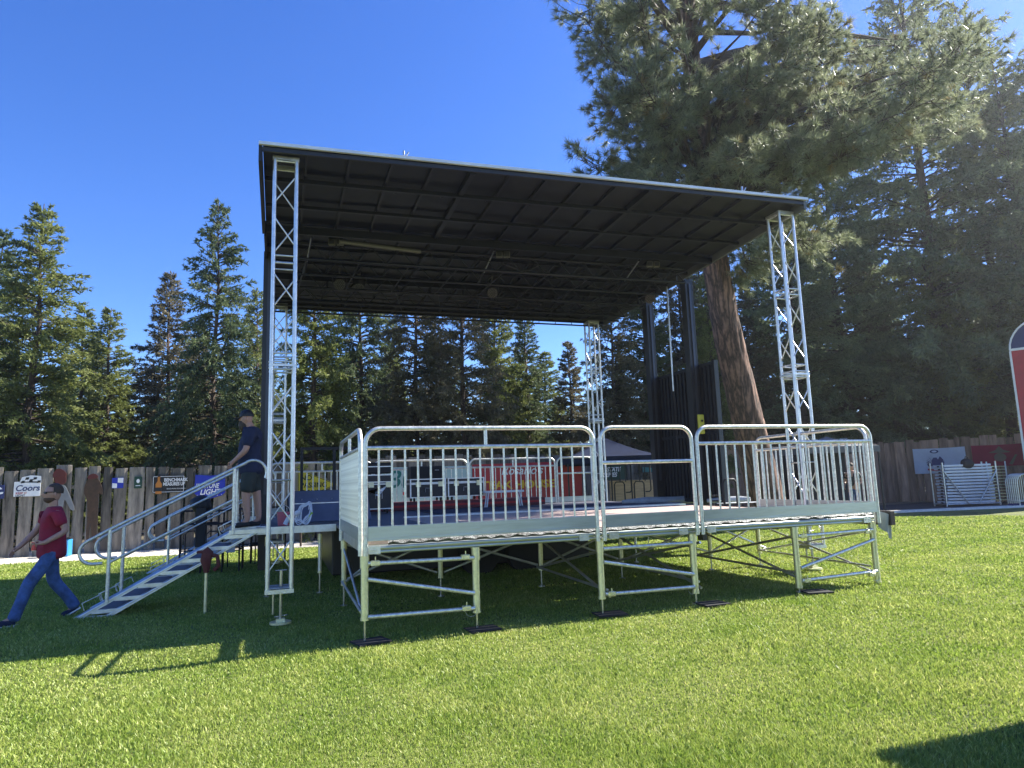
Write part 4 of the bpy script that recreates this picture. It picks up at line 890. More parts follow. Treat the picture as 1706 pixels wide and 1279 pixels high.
# ------------------------------------------------------------------ goods at the far right
def barrier_rack():
    base = at_depth(1622, 838, 25.2); base[2] = gz(base[0])+.01; rz = math.atan2(-CR[1], -CR[0])+math.pi; 
    t = thing('storage_rack', 'silver steel rack with V-shaped braces holding stacked white folding tables', 'rack', base, rz)
    W, Hh = 1.98, 1.6
    for x in (-W/2, W/2):
        for y in (0, .75): MB().tube((x, y, 0), (x, y, Hh+.02), .03, 8).build('post', A['alu'], t)
    for s in (-1, 1): MB().tube((s*W/2, -.03, 1.3), (s*.18, -.03, .08), .028, 8).build('diagonal', A['alu'], t)
    MB().tube((-W/2, 0, .08), (W/2, 0, .08), .03, 8).tube((-W/2, .75, .08), (W/2, .75, .08), .03, 8).tube((-W/2, 0, .08), (-W/2, .75, .08), .03, 8).tube((W/2, 0, .08), (W/2, .75, .08), .03, 8).build('base_frame', A['alu'], t)
    Rm = Matrix.Rotation(rz, 3, 'Z'); f = None
    for k in range(13):
        z = .15+k*.112
        if f is None:
            f = thing('folding_table', 'white folding table lying flat in the stack on the steel rack', 'folding table', (0, 0, 0), rz, 'white folding tables stacked on the rack'); 
            MB().box((0, 0, 0), (1.76, .66, .075), ch=.01).build('table_top', A['white'], f); MB().tube((-.6, -.28, -.04), (.6, -.28, -.04), .013, 6).tube((-.6, .28, -.04), (.6, .28, -.04), .013, 6).build('folded_leg', A['steel'], f); MB().box((-.89, 0, -.02), (.03, .1, .05)).box((.89, 0, -.02), (.03, .1, .05)).build('latch', A['inkblack'], f)
            o = f
        else: o = copy_tree(f)
        o.location = Vector(base)+Rm@Vector((rng.uniform(-.03, .03), .37, z)); o.rotation_euler = (0, 0, rz+rng.uniform(-.01, .01))
    t = thing('bag', 'black lumpy bag lying on top of the stacked white tables', 'bag', Vector(base)+Rm@Vector((.02, .12, 1.54)))
    V, F = lathe_ell((0, 0, 0), (.24, .2, .2), 18, 12, -.98, .98); V = [(x*(1+.12*math.sin(z*17+x*9)), y*(1+.1*math.sin(x*20)), z*(1+.1*math.sin(y*22+x*7))) for x, y, z in V]
    mb = MB(); mb.add(V, F, True); mb.build('sack', A['inkblack'], t); MB().path([(-.1, 0, .16), (-.04, 0, .28), (.06, 0, .27), (.1, 0, .16)], .015, 6).build('handle', A['inkblack'], t)
    # stack of grey racks to its right
    b2 = at_depth(1664, 838, 26.2); b2[2] = gz(b2[0])
    t = thing('frame_stack', 'stack of grey steel frames right of the white tables', 'frame stack', b2, rz)
    for k in range(12): MB().box((0, .2, .14+k*.115), (.75, .6, .035)).build('frame', A['galv'], t)
    for x in (-.36, .36): MB().tube((x, -.12, 0), (x, -.12, 1.6), .025, 8).build('post', A['white'], t)
    # arched barricades leaning in a row at the right edge
    g = None
    for k in range(7):
        if g is None:
            g = thing('crowd_barricade', 'silver arched crowd barricade in the nested row at the right edge', 'barricade', (0, 0, 0), rz, 'arched barricades nested at the right edge')
            W2, H2 = 2.0, 1.12; P = [(0, 0, 0)]+arc((.28, 0, H2-.28), (1, 0, 0), (0, 0, 1), .28, 180, 90, 6)+arc((W2-.28, 0, H2-.28), (1, 0, 0), (0, 0, 1), .28, 90, 0, 6)+[(W2, 0, 0)]
            MB().path(P, .02, 8).build('frame', A['alurail'], g); MB().tube((0, 0, .2), (W2, 0, .2), .016, 6).build('lower_rail', A['alurail'], g); mb = MB()
            for i in range(1, 14): mb.tube((i*W2/14, 0, .2), (i*W2/14, 0, H2-.02), .009, 6)
            mb.build('bars', A['alurail'], g); MB().box((.1, 0, .01), (.05, .5, .02)).box((W2-.1, 0, .01), (.05, .5, .02)).build('foot', A['alurail'], g); o = g
        else: o = copy_tree(g)
        p = at_depth(1680+k*3.2, 838, 24.2-k*.12); p[2] = gz(p[0])+.01; o.location = p; o.rotation_euler = (0, 0, rz)
    p = at_depth(1694, 845, 23.6); t = thing('plastic_bumper', 'small dark blue ridged plastic block on the ground by the barricades', 'block', (p[0], p[1], gz(p[0])+.01), rz)
    mb = MB()
    for k in range(5): mb.box((-.2+k*.1, 0, .07), (.05, .25, .12), ch=.01)
    mb.build('ridges', A['inknavy'], t); MB().box((0, 0, .02), (.5, .22, .03)).build('base', A['inknavy'], t)
barrier_rack()
def red_trailer():
    # a tall rounded red body whose left corner shows at the right edge
    D = 25.3; p = at_depth(1718, 838, D); g = gz(p[0]); zt = at_depth(1690, 527, D)[2]; zb = at_depth(1690, 577, D)[2]; rz = math.atan2(-CR[1], -CR[0])+math.pi-R_(42)
    t = thing('food_trailer', 'tall red food trailer with rounded navy roof and white trim at the right edge', 'trailer', (p[0], p[1], g), rz); W, L = 2.6, 3.0; zt -= g; zb -= g
    MB().box((W/2, L/2, (zb+.5)/2), (W, L, zb-.5), ch=.03).build('body', A['red'], t)
    r = zt-zb; pts = [(0, 0)]+[(r-r*math.cos(q), r*math.sin(q)) for q in [i*math.pi/16 for i in range(1, 9)]]+[(W-r+r*math.sin(q), r*math.cos(q)) for q in [i*math.pi/16 for i in range(0, 8)]]+[(W, 0)]
    MB().prism(pts, (0, .02, zb+.002), (1, 0, 0), (0, 0, 1), (0, 1, 0), L-.04).build('roof', A['inknavy'], t)
    mb = MB(); mb.box((W/2, -.0, zb), (W+.04, .05, .09)); mb.box((.0, -.01, (zb+.5)/2), (.07, .05, zb-.6)); P = [(x*1.0, -.01, zb+z) for x, z in pts]; mb.path(P, .035, 8); mb.build('trim', A['white'], t)
    for x in (.7, 1.9):
        w_ = MB().tube((x, -.05, .36), (x, .2, .36), .36, 24).build('wheel', A['rubber'], t); MB().tube((x, -.07, .36), (x, -.045, .36), .18, 16).build('hub', A['steel'], w_)
    MB().tube((-.0, .3, .5), (-.0, .3, .0), .04, 8).build('jack_leg', A['steel'], t)
red_trailer()
def canopy(loc, w_, d_, ze, zp, rz, label, m, leg=A['black'], walls=None):
    t = thing('canopy_tent', label, 'canopy tent', loc, rz); hx, hy = w_/2, d_/2; mb = MB()
    n = 8; V = []; F = []
    for s in range(4):
        c = [(-hx, -hy), (hx, -hy), (hx, hy), (-hx, hy)]; a, b = c[s], c[(s+1) % 4]; k0 = len(V)
        for i in range(n+1):
            f = i/n; z = ze+(zp-ze)*(f**1.35); x0, y0, x1, y1 = a[0]*(1-f), a[1]*(1-f), b[0]*(1-f), b[1]*(1-f); V += [(x0, y0, z), ((x0+x1)/2, (y0+y1)/2, z-.04*(1-f)), (x1, y1, z)]
        for i in range(n): q = k0+i*3; F += [(q, q+1, q+4, q+3), (q+1, q+2, q+5, q+4)]
    mb.add(V, F, True); mb.build('roof_cloth', m, t)
    mb = MB()
    for s in range(4):
        c = [(-hx, -hy), (hx, -hy), (hx, hy), (-hx, hy)]; a, b = Vector((*c[s], ze)), Vector((*c[(s+1) % 4], ze)); dd = (b-a); nn = Vector((dd.y, -dd.x, 0)).normalized()
        mb.prism([(0, -.22), (0, 0), (1, 0), (1, -.22)], a+nn*.004, dd, (0, 0, 1), nn, .006)
    mb.build('valance', m, t)
    for x in (-hx+.04, hx-.04):
        for y in (-hy+.04, hy-.04): MB().box((x, y, (ze-.02)/2), (.045, .045, ze-.02)).build('leg', leg, t)
    if walls:
        MB().box((0, hy-.03, ze/2), (w_-.2, .02, ze-.1)).box((-hx+.02, 0, ze/2), (.02, d_-.2, ze-.1)).build('side_wall', walls, t)
    return t
p = at_depth(1012, 820, 22.5); canopy((p[0], p[1], gz(p[0])), 3.0, 3.0, 2.28, 2.95, R_(-16), 'navy peaked canopy tent behind the far right truss tower', mat('navy_canopy', (.018, .026, .055), .9, 0, .2, 2, trans=.1, spec=.1))
p = at_depth(1385, 820, 24.5); canopy((p[0], p[1], gz(p[0])), 2.6, 2.2, 2.35, 2.75, R_(-16), 'black-walled canopy booth seen through the right railing', mat('grey_canopy', (.14, .14, .15), .8), walls=A['inkblack'])
canopy((6.35, -5.85, gz(6.35)), 3.05, 3.05, 2.15, 3.0, 0, 'canopy tent just outside the picture whose shade falls on the lower right grass', mat('dark_canopy', (.05, .05, .06), .8), walls=A['inkblack'])
def far_person():
    p = at_depth(1424, 830, 22.6); t = thing('person', 'person in dark shirt and jeans standing beyond the right railing', 'person', (p[0], p[1], gz(p[0])), R_(200)); pel = (0, 0, .95)
    ch = [([pel, (0, 0, 1.15), (.02, 0, 1.4), (.05, 0, 1.52)], [(.15, .12), (.14, .12), (.16, .11), .055])]
    for s in (-1, 1):
        ch.append(([pel, (0, s*.1, .9), (.03*s, s*.12, .5), (0, s*.13, .08), (.12, s*.14, .04)], [(.15, .12), .095, .065, .045, .035]))
        W = (.22, s*.2, 1.02); ch.append(([(.02, 0, 1.4), (.0, s*.2, 1.4), (-.02, s*.28, 1.14), W], [(.16, .11), .06, .045, .028])); ch += hand_chains(W, (.6, -s*.2, -.6), (-.3, -s*.6, -.2), (.4, 0, .6), .6)
    skinned('body', ch, A['skin'], t)
    mb = MB(); mb.add(*lathe_ell((.07, 0, 1.64), (.095, .077, .12), 16, 12, -.99, .99), True); mb.add(*lathe_ell((.165, 0, 1.63), (.02, .014, .02), 8, 5, -.9, .9), True); mb.build('head', A['skin'], t)
    mb = MB(); mb.add(*lathe_ell((.055, 0, 1.675), (.105, .085, .1), 16, 8, -.2, .99), True); mb.build('hair', A['hair'], t)
    skinned('shirt', [([(0, 0, .95), (0, 0, 1.15), (.0, 0, 1.38), (.02, 0, 1.46)], [(.165, .135), (.16, .14), (.17, .125), (.08, .07)]), ([(.0, 0, 1.38), (.0, .19, 1.39), (-.015, .25, 1.24)], [(.17, .125), .08, .08]), ([(.0, 0, 1.38), (.0, -.19, 1.39), (-.015, -.25, 1.24)], [(.17, .125), .08, .08])], A['inkblack'], t)
    skinned('jeans', [([(0, 0, .97), (0, 0, .92)], [(.16, .13), (.16, .13)])]+[([(0, 0, .92), (0, s*.1, .86), (.03*s, s*.12, .5), (0, s*.13, .1)], [(.16, .13), .11, .085, .075]) for s in (-1, 1)], A['jeans'], t)
far_person()
# ------------------------------------------------------------------ goods on and behind the stage
def flight_case(x0, x1, y, z0, z1, d, label, logo=False):
    t = thing('flight_case', label, 'flight case', ((x0+x1)/2, y, z0), 0, 'black flight cases at the back of the stage'); w_, h_ = x1-x0, z1-z0
    MB().box((0, d/2, h_/2), (w_-.02, d-.02, h_-.02)).build('body', A['black'], t)
    mb = MB()
    for z in (.015, h_*.72, h_*.78, h_-.015): mb.box((0, d/2, z), (w_, d, .022))
    for x in (-w_/2, w_/2):
        for yy in (0, d): mb.box((x, yy, h_/2), (.03, .03, h_))
    mb.build('edge_trim', A['alu'], t)
    mb = MB()
    for x in (-w_*.28, w_*.36): mb.box((x, -.012, h_*.7), (.12, .02, .12), ch=.004)
    mb.build('latch', A['galv'], t)
    mb = MB(); mb.path([(-.07, -.016, h_*.3), (-.07, -.03, h_*.5), (.07, -.03, h_*.5), (.07, -.016, h_*.3)], .008, 5); mb.build('handle', A['steel'], t)
    if logo: MB().prism([(-.25, .1), (-.1, .02), (0, .12), (.18, .2), (.05, .04), (-.02, -.02)], (0, -.014, h_*.4), (1, 0, 0), (0, 0, 1), (0, 1, 0), .004).build('logo', A['inkwhite'], t)
    for s in (-1, 1):
        for yy in (.08, d-.08): MB().tube((s*(w_/2-.1)-.02, yy, -.04), (s*(w_/2-.1)+.02, yy, -.04), .045, 10).build('castor', A['rubber'], t)
    return t
def goods():
    Y = 8.7; xx = lambda px: at_axis(px, 800, 1, Y)[0]
    t = thing('platform_riser', 'long low maroon platform across the back of the stage floor', 'riser', (3.2, Y+.4, DZ))
    MB().box((0, 0, .1), (4.6, 1.0, .18)).build('top', mat('maroon_board', (.13, .02, .03), .6, 0, .2, 3), t); MB().box((0, -.505, .1), (4.6, .01, .05)).build('side_strip', A['inkred'], t)
    z0 = DZ+.28; b1 = at_axis(684, 810, 1, Y)[0]; b2 = at_axis(742, 810, 1, Y)[0]; b3 = at_axis(747, 810, 1, Y)[0]; b4 = at_axis(806, 810, 1, Y)[0]
    flight_case(b1, b2, Y, z0, z0+.46, .6, 'black flight case with metal edges, left of the pair on the maroon platform'); flight_case(b3, b4, Y, z0, z0+.46, .6, 'black flight case with metal edges, right of the pair on the maroon platform')
    t = thing('amplifier', 'black box amplifier standing on the left flight case', 'amplifier', ((b1+b2)/2-.02, Y+.3, z0+.46)); MB().box((0, 0, .15), (.78, .5, .3), ch=.015).build('cabinet', A['inkblack'], t); MB().box((0, -.255, .15), (.7, .01, .22)).build('grille', A['rubber'], t); MB().tube((.2, -.262, .2), (.3, -.262, .2), .012, 6).build('handle', A['steel'], t)
    flight_case(xx(598), xx(640), Y-1.2, DZ+.09, DZ+.85, .6, 'tall black flight case with white wing logo behind the corner railing', True)
    t = thing('equipment_trunk', 'black trunk lying on the tall flight case behind the corner railing', 'trunk', ((xx(598)+xx(640))/2, Y-.9, DZ+.86)); MB().box((0, 0, .13), (.6, .5, .24), ch=.02).build('body', A['inkblack'], t); MB().box((0, -.255, .16), (.56, .012, .02)).build('edge_trim', A['alu'], t)
    # white bench
    a = at_axis(806, 812, 1, Y-.3); b = at_axis(870, 810, 1, Y-.3)
    t = thing('bench', 'low white bench on the maroon platform in front of the red banner', 'bench', ((a[0]+b[0])/2, Y-.3, DZ)); L = b[0]-a[0]
    MB().box((0, 0, .37), (L, .25, .05)).build('seat', A['white'], t)
    for s in (-1, 1): MB().tube((s*(L/2-.1), -.08, .35), (s*(L/2-.04), -.08, .0), .018, 6).tube((s*(L/2-.1), .08, .35), (s*(L/2-.04), .08, 0), .018, 6).build('leg', A['white'], t)
    # tilted round-cornered table by the left edge
    t = thing('tilted_panel', 'dark round-cornered panel propped up at the left edge of the stage', 'panel', (-.1, 4.4, DZ+.02), R_(4))
    W, H = 1.35, .62; rn = .12; pts = [(W-.0, 0), (W, H), (rn, H)]+[(rn-rn*math.sin(q), H-rn+rn*math.cos(q)) for q in (.4, .8, 1.2)]+[(0, H-rn), (0, 0)]
    up = Vector((0, math.sin(R_(35)), math.cos(R_(35))))
    MB().prism(pts, (-.62, 0, 0), (1, 0, 0), up, up.cross(Vector((1, 0, 0)))*-1, .03).build('board', mat('panel_blue_grey', (.12, .14, .2), .35, .2, .2, 2), t)
    P = [Vector((-.62+p[0], 0, 0))+up*p[1]-up.cross(Vector((1, 0, 0)))*-.0 for p in pts[2:]]; MB().path([(-.62+W, 0, 0)+up*H if False else Vector((-.62+W, 0, 0))+up*H]+P, .022, 8).build('edge_trim', A['rubber'], t)
    mb = MB(); nn = Vector((1, 0, 0)).cross(up)
    for k in range(4): q = Vector((-.4+k*.25, 0, 0))+up*(H*.72)+nn*.0; mb.tube(q+nn*.035, q-nn*.05, .014, 8)
    mb.build('stud', A['steel'], t); MB().box(Vector((.05, 0, 0))+up*(H*.62), (1.2, .08, .02)).build('shelf_strip', A['alu'], t)
    # coil of white cable
    c = Vector(at_axis(502, 856, 1, 4.05)); t = thing('cable_coil', 'loose coil of pale cable with a yellow-green tie at the left stage edge', 'cable coil', (c.x, 4.05, DZ+.03))
    P = []
    for i in range(130): q = i*.33; rr = .14+.025*math.sin(i*.7); P.append((-.12+rr*.75*math.cos(q)+.13+i*.0006, rr*.35*math.sin(q)-.03, .16+rr*1.1*math.sin(q+.4)+.02*math.sin(i*1.3)))
    MB().path(P, .009, 6).build('loops', A['rope'], t); MB().path([(-.25, -.05, .0), (-.2, -.06, .1), (-.1, -.05, .16), (-.02, -.03, .2)], .035, 8).build('bundle', A['rope'], t); MB().path([(.1, -.05, .03), (.12, -.06, .1), (.17, -.05, .17)], .02, 6).build('tie', mat('lime', (.3, .45, .05), .6), t)
    c = at_axis(472, 862, 1, 4.3); t = thing('bucket', 'small pink bucket behind the near left truss tower', 'bucket', (c[0], 4.3, DZ)); MB().path([(0, 0, 0), (0, 0, .22)], .09, 16, rr=[.085, .105]).build('pail', A['pink'], t); MB().path(arc((0, 0, .22), (1, 0, 0), (0, 0, 1), .105, 0, 180, 8), .005, 5).build('handle', A['steel'], t)
    # grey tarps on the deck
    for pts, lb in ((((1036, 826), (1075, 824), (1120, 827), (1160, 829), (1182, 832)), 'long rolled grey tarp lying below the black wall panel'), (((1178, 834), (1205, 832), (1235, 831), (1250, 832)), 'short rolled pale tarp by the right side railing')):
        P = [at_axis(x, y, 1, (6.4 if pts[0][0] < 1100 else 4.9)-.5*i/len(pts)) for i, (x, y) in enumerate(pts)]; P = [(p[0], p[1], DZ+.06) for p in P]
        t = thing('tarp_roll', lb, 'tarp', P[0]); mb = MB(t.location); mb.path(P, .07, 10, rr=[.04]+[.075+.02*rng.random() for _ in P[2:]]+[.05]); mb.build('roll', A['tarp'], t)
        mb = MB(t.location); q = Vector(P[0]); e = Vector(P[-1]); n_ = 14; V = []
        for i in range(n_+1):
            f = i/n_; s_ = q.lerp(e, f); V += [s_+Vector((0, -.08, -.045)), s_+Vector((0, -.2-.05*rng.random(), -.05+.02*rng.random())), s_+Vector((0, -.3-.08*rng.random(), -.055))]
        F = []
        for i in range(n_): F += [(i*3, i*3+3, i*3+4, i*3+1), (i*3+1, i*3+4, i*3+5, i*3+2)]
        mb.add(V, F, True); mb.build('loose_edge', A['tarp'], t)
    t = thing('floor_mat', 'dark mat spread on the stage floor behind the low middle railing', 'mat', (4.7, 6.6, DZ+.008)); MB().box((0, 0, .006), (5.2, 2.6, .012)).build('mat', A['navy'], t); MB().box((0, -1.33, .008), (5.24, .04, .024)).build('hem', A['tarp'], t)
    # black pipe stand
    p = at_axis(1207, 838, 1, 3.6); t = thing('pipe_stand', 'bent black pipe stand on the stage floor behind the right railing', 'stand', (p[0], 3.6, DZ)); MB().path([(0, 0, 0), (0, 0, .42), (.04, 0, .5), (.25, 0, .5), (.3, 0, .44), (.3, 0, .0)], .022, 8).build('arch', A['inkblack'], t); MB().tube((-.25, .02, .2), (0, .02, .2), .016, 8).tube((-.25, .02, .1), (0, .02, .1), .016, 8).build('crossbar', A['inkblack'], t)
    # tarp and timber at the right end of the front beam
    t = thing('timber_block', 'dark weathered timber end sticking out right of the stage corner', 'timber', (7.33, .25, 1.0)); MB().box((.03, .0, -.01), (.10, .7, .2), ch=.008, rz=.1).build('beam', mat('wet_timber', (.03, .025, .022), .8, 0, .4, 9), t)
    t = thing('tarp_flap', 'grey tarp flap hanging at the right corner of the stage', 'tarp', (7.2, .05, 1.0)); V = []; F = []
    for i in range(9):
        for j in range(5): V.append((i*.03-.02, -.09+.03*math.sin(i*1.1)+j*.01-.03, .10-i*.012-j*.05-.004*i*j+.012*rng.random()))
    for i in range(8):
        for j in range(4): k = i*5+j; F.append((k, k+5, k+6, k+1))
    mb = MB(); mb.add(V, F, True); mb.build('flap', A['tarp'], t)
    # black steel racks behind the steps
    def rack():
        t = thing('steel_rack', 'x', 'rack', (0, 0, 0), 0, 'black steel racks behind the steps')
        for x in (0, .75):
            for y in (0, .55): MB().tube((x, y, 0), (x, y, 1.3), .02, 6).build('post', A['inkblack'], t)
        for z in (.45, 1.0, 1.28): MB().tube((0, 0, z), (.75, 0, z), .016, 6).tube((0, .55, z), (.75, .55, z), .016, 6).tube((0, 0, z), (0, .55, z), .016, 6).tube((.75, 0, z), (.75, .55, z), .016, 6).build('shelf_frame', A['inkblack'], t)
        MB().path([(.1, -.03, 0), (.1, -.03, .8), (.16, -.03, .86), (.36, -.03, .86), (.42, -.03, .8), (.42, -.03, 0)], .016, 6).build('hoop', A['inkblack'], t)
        return t
    r0 = rack()
    for i, (px, Y2, lb, rz) in enumerate(((300, 8.6, 'black steel rack behind the steps, leftmost', 5), (335, 8.1, 'black steel rack behind the steps with a bag on top', -4), (372, 9.0, 'black steel rack nearest the standing man', 3), (418, 9.4, 'black steel rack partly under the left stage edge', 0))):
        o = r0 if i == 0 else copy_tree(r0); o.location = (at_axis(px, 900, 1, Y2)[0], Y2, 0); o['label'] = lb; o.rotation_euler = (0, 0, R_(rz))
    c = at_axis(326, 838, 1, 8.2); t = thing('bag', 'black soft bag draped on a steel rack behind the steps', 'bag', (c[0]+.1, 8.3, 1.3)); V, F = lathe_ell((0, 0, .12), (.22, .2, .2), 14, 10, -.95, .98); V = [(x*(1+.12*math.sin(z*17+x*9)), y, z) for x, y, z in V]; mb = MB(); mb.add(V, F, True); mb.build('sack', A['inkblack'], t); MB().box((.02, -.2, -.35), (.2, .04, .8), ch=.01).build('hanging_cloth', A['inkblack'], t)
    c = at_axis(384, 925, 1, 5.4); t = thing('info_card', 'white card hanging below the top of the steps', 'card', (c[0], 5.4, .7)); MB().box((0, 0, 0), (.14, .01, .16)).build('card', mat('card_white', (.5, .52, .55), .7), t); MB().tube((0, 0, .08), (0, 0, .35), .003, 5).build('string', A['rope'], t)
    # black cage frame at back left
    t = thing('backdrop_frame', 'black square-tube frame standing at the back left of the stage', 'frame', (-.2, 7.4, DZ))
    a, b = at_axis(503, 750, 1, 7.4), at_axis(557, 750, 1, 7.4); x0, x1, zt = a[0]+.2, b[0]+.2, at_axis(503, 748, 1, 7.4)[2]-DZ
    for x in (x0, x1, x1+.62): MB().box((x, 0, zt/2), (.06, .06, zt)).build('post', A['inkblack'], t)
    MB().box(((x0+x1+.62)/2, 0, zt), (x1-x0+.68, .05, .06)).build('top_bar', A['inkblack'], t)
    # tan plank wall and black hoop racks seen past the far right tower
    a, b = at_axis(1018, 840, 1, 13.6), at_axis(1092, 801, 1, 13.6); t = thing('plank_wall', 'low tan plank wall beyond the stage, left of the black wall panel', 'wall', (a[0], 13.6, 0)); W = b[0]-a[0]+.6; MB().box((W/2, 0, b[2]/2), (W, .12, b[2])).build('planks', A['cardb'], t); MB().box((W/2, 0, b[2]+.02), (W+.04, .16, .04)).build('coping', A['cardb'], t)
    g = None
    for px, lb in ((1019, 'black hoop-topped rack beyond the stage, left of the pair'), (1052, 'black hoop-topped rack beyond the stage, right of the pair')):
        if g is None:
            g = thing('hoop_rack', lb, 'rack', (0, 0, 0), 0, 'black hoop racks beyond the stage'); MB().path([(0, 0, 0), (0, 0, 2.2), (.07, 0, 2.28), (.63, 0, 2.28), (.7, 0, 2.2), (.7, 0, 1.22), (.64, 0, 1.16), (.5, 0, 1.16)], .022, 6).build('tall_hoop', A['inkblack'], g); MB().path([(.1, .02, 0), (.1, .02, 1.42), (.16, .02, 1.5), (.4, .02, 1.5), (.46, .02, 1.42), (.46, .02, 0)], .022, 6).build('low_hoop', A['inkblack'], g); MB().tube((.3, 0, 1.5), (.3, 0, 2.26), .014, 6).tube((.5, 0, 1.5), (.5, 0, 2.26), .014, 6).build('upright', A['inkblack'], g); o = g
        else: o = copy_tree(g); o['label'] = lb
        o.location = (at_axis(px, 800, 1, 12.2)[0], 12.2, gz(7))
goods()
def buildings():
    p = at_depth(1300, 820, 33); t = thing('camper', 'white camper roof showing over the fence behind the pine trunk', 'camper', (p[0], p[1], gz(p[0])), R_(-18))
    MB().box((0, 0, 1.75), (6.2, 2.4, 2.5), ch=.12).build('body', A['white'], t); MB().box((-1.6, 0, 3.09), (.7, .6, .16), ch=.04).build('roof_vent', A['tarp'], t); MB().box((1.2, 0, 3.1), (.9, .8, .18), ch=.05).build('air_conditioner', A['white'], t)
    MB().box((0, -1.21, 2.2), (1.2, .02, .6)).build('window', A['inkblack'], t)
    for s in (-.5, .5): MB().tube((s, -1.22, .36), (s, -1.0, .36), .36, 16).build('wheel', A['rubber'], t)
    MB().box((-3.3, 0, .5), (.6, .1, .1)).build('hitch', A['inkblack'], t)
    p = at_depth(1655, 820, 38); t = thing('shed', 'beige sided shed with white corner boards over the right fence', 'shed', (p[0], p[1], gz(p[0])), R_(-36))
    zt = at_depth(1655, 697, 38)[2]-gz(p[0])
    MB().box((0, 0, zt/2-.1), (3.6, 3.5, zt-.2)).build('wall', A['siding'], t); mb = MB()
    for k in range(16): mb.box((0, -1.76, .3+k*(zt-.5)/16), (3.58, .02, .03))
    mb.build('siding_lap', A['siding'], t); MB().box((1.8, -1.77, zt/2-.1), (.14, .06, zt-.2)).build('corner_board', A['white'], t)
    mb = MB(); mb.box((0, 0, zt-.06), (4.0, 3.9, .1)); mb.build('roof', A['white'], t); MB().box((.9, -1.775, zt-.9), (.7, .03, .5)).build('window', A['inkblack'], t)
buildings()
# ------------------------------------------------------------------ conifers
def tri_leaves(P, Dv, ln, wd):
    """thin triangles at P along unit Dv"""
    N = len(P); r = NR.randn(N, 3); s = np.cross(Dv, r); s /= np.linalg.norm(s, axis=1, keepdims=True)+1e-9
    a = P-s*wd[:, None]*.5; b = P+s*wd[:, None]*.5; c = P+Dv*ln[:, None]
    V = np.stack([a, b, c], 1).reshape(-1, 3); F = np.arange(N*3).reshape(-1, 3); return V, F
def conifer(seed, H, R, low=.06, whorl=.34, droop=.32, up=.18, dens=1., needle=.15, irregular=.3, bare=0.):
    r = np.random.RandomState(seed); nb = int((H*(1-low))/whorl*9.5)
    z = low*H+(H*(1-low))*(np.linspace(0, 1, nb)**1.0)*.985+r.randn(nb)*.08
    f = np.clip((H-z)/(H*(1-low)), 0, 1)
    az = r.rand(nb)*2*np.pi
    prof = np.minimum(1, (f**.74)*1.0)*np.where(f > .85, 1-(f-.85)*2.2, 1)
    L = R*prof*(1-irregular+2*irregular*r.rand(nb))*(1+.18*np.sin(az*2+seed)*np.sin(z*1.1+seed))+.12
    L *= np.where(r.rand(nb) < .1, .55, 1.)
    upb = up+.5*(1-f)**2+.12*r.randn(nb); dr = droop*(.5+f)*(1+.3*r.randn(nb))
    cnt = np.maximum(7, ((L+.35)/.10*dens).astype(int)); bi = np.repeat(np.arange(nb), cnt); n = len(bi)
    s = r.rand(n)**.8; s = .12+.88*s
    def bp(i, s): 
        h = L[i]*s; return np.stack([np.cos(az[i])*h, np.sin(az[i])*h, z[i]+L[i]*(upb[i]*s-dr[i]*s*s)], 1)
    base = bp(bi, s); tang = bp(bi, np.minimum(s+.05, 1.05))-base; tang /= np.linalg.norm(tang, axis=1, keepdims=True)
    side = np.stack([-np.sin(az[bi]), np.cos(az[bi]), 0*s], 1)*np.where(r.rand(n) < .5, 1, -1)[:, None]
    sd = tang*(.55+.5*r.rand(n))[:, None]+side*(.75*r.rand(n))[:, None]+np.stack([0*s, 0*s, -.25+.28*r.randn(n)], 1); sd /= np.linalg.norm(sd, axis=1, keepdims=True)
    sl = np.clip(.40*L[bi]*(1.15-s), .12, .62)*(.6+.6*r.rand(n))
    m = np.maximum(5, (sl/.036).astype(int)); si = np.repeat(np.arange(n), m); k = len(si); u = r.rand(k)
    P = base[si]+sd[si]*(sl[si]*u)[:, None]; P[:, 2] -= .10*(sl[si]*u)**1.5*2; P += r.randn(k, 3)*.012
    D = sd[si]*.75+r.randn(k, 3)*.42; D[:, 2] += .12; D /= np.linalg.norm(D, axis=1, keepdims=True)
    V, F = tri_leaves(P, D, needle*(.6+.8*r.rand(k)), .04+.035*r.rand(k))
    print('conifer', seed, k)
    # trunk and branch wood
    mb = MB(); rt = .0125*H+.03; K = 8
    P2 = [(.06*math.sin(i*1.3+seed), .06*math.cos(i*1.7+seed), H*i/K-.1*(i == 0)) for i in range(K+1)]; mb.path(P2, rt, 8, rr=[rt*(1-.93*i/K)*(1.25 if i == 0 else 1) for i in range(K+1)])
    for i in range(0, nb):
        if L[i] > .5: q = [tuple(bp(np.array([i]), np.array([t_]))[0]) for t_ in (0, .5, .95)]; mb.path(q, .02, 3, rr=[.012+.012*L[i], .012, .004], cap=False)
    # dead lower twigs
    for i in range(40):
        zz = r.uniform(.05, .35)*H; a = r.uniform(0, 6.28); l = r.uniform(.3, .55)*R; mb.path([(0, 0, zz), (math.cos(a)*l, math.sin(a)*l, zz-.15*l), (math.cos(a+.2)*l*1.6, math.sin(a+.2)*l*1.6, zz-.5*l)], .01, 3, rr=[.018, .01, .004], cap=False)
    tm = bpy.data.meshes.new('trunk'); tm.from_pydata(mb.v, [], mb.f); tm.polygons.foreach_set('use_smooth', [True]*len(tm.polygons)); tm.materials.append(A['bark'])
    cm = np_mesh('crown', V, F); return tm, cm, H
VAR = {}
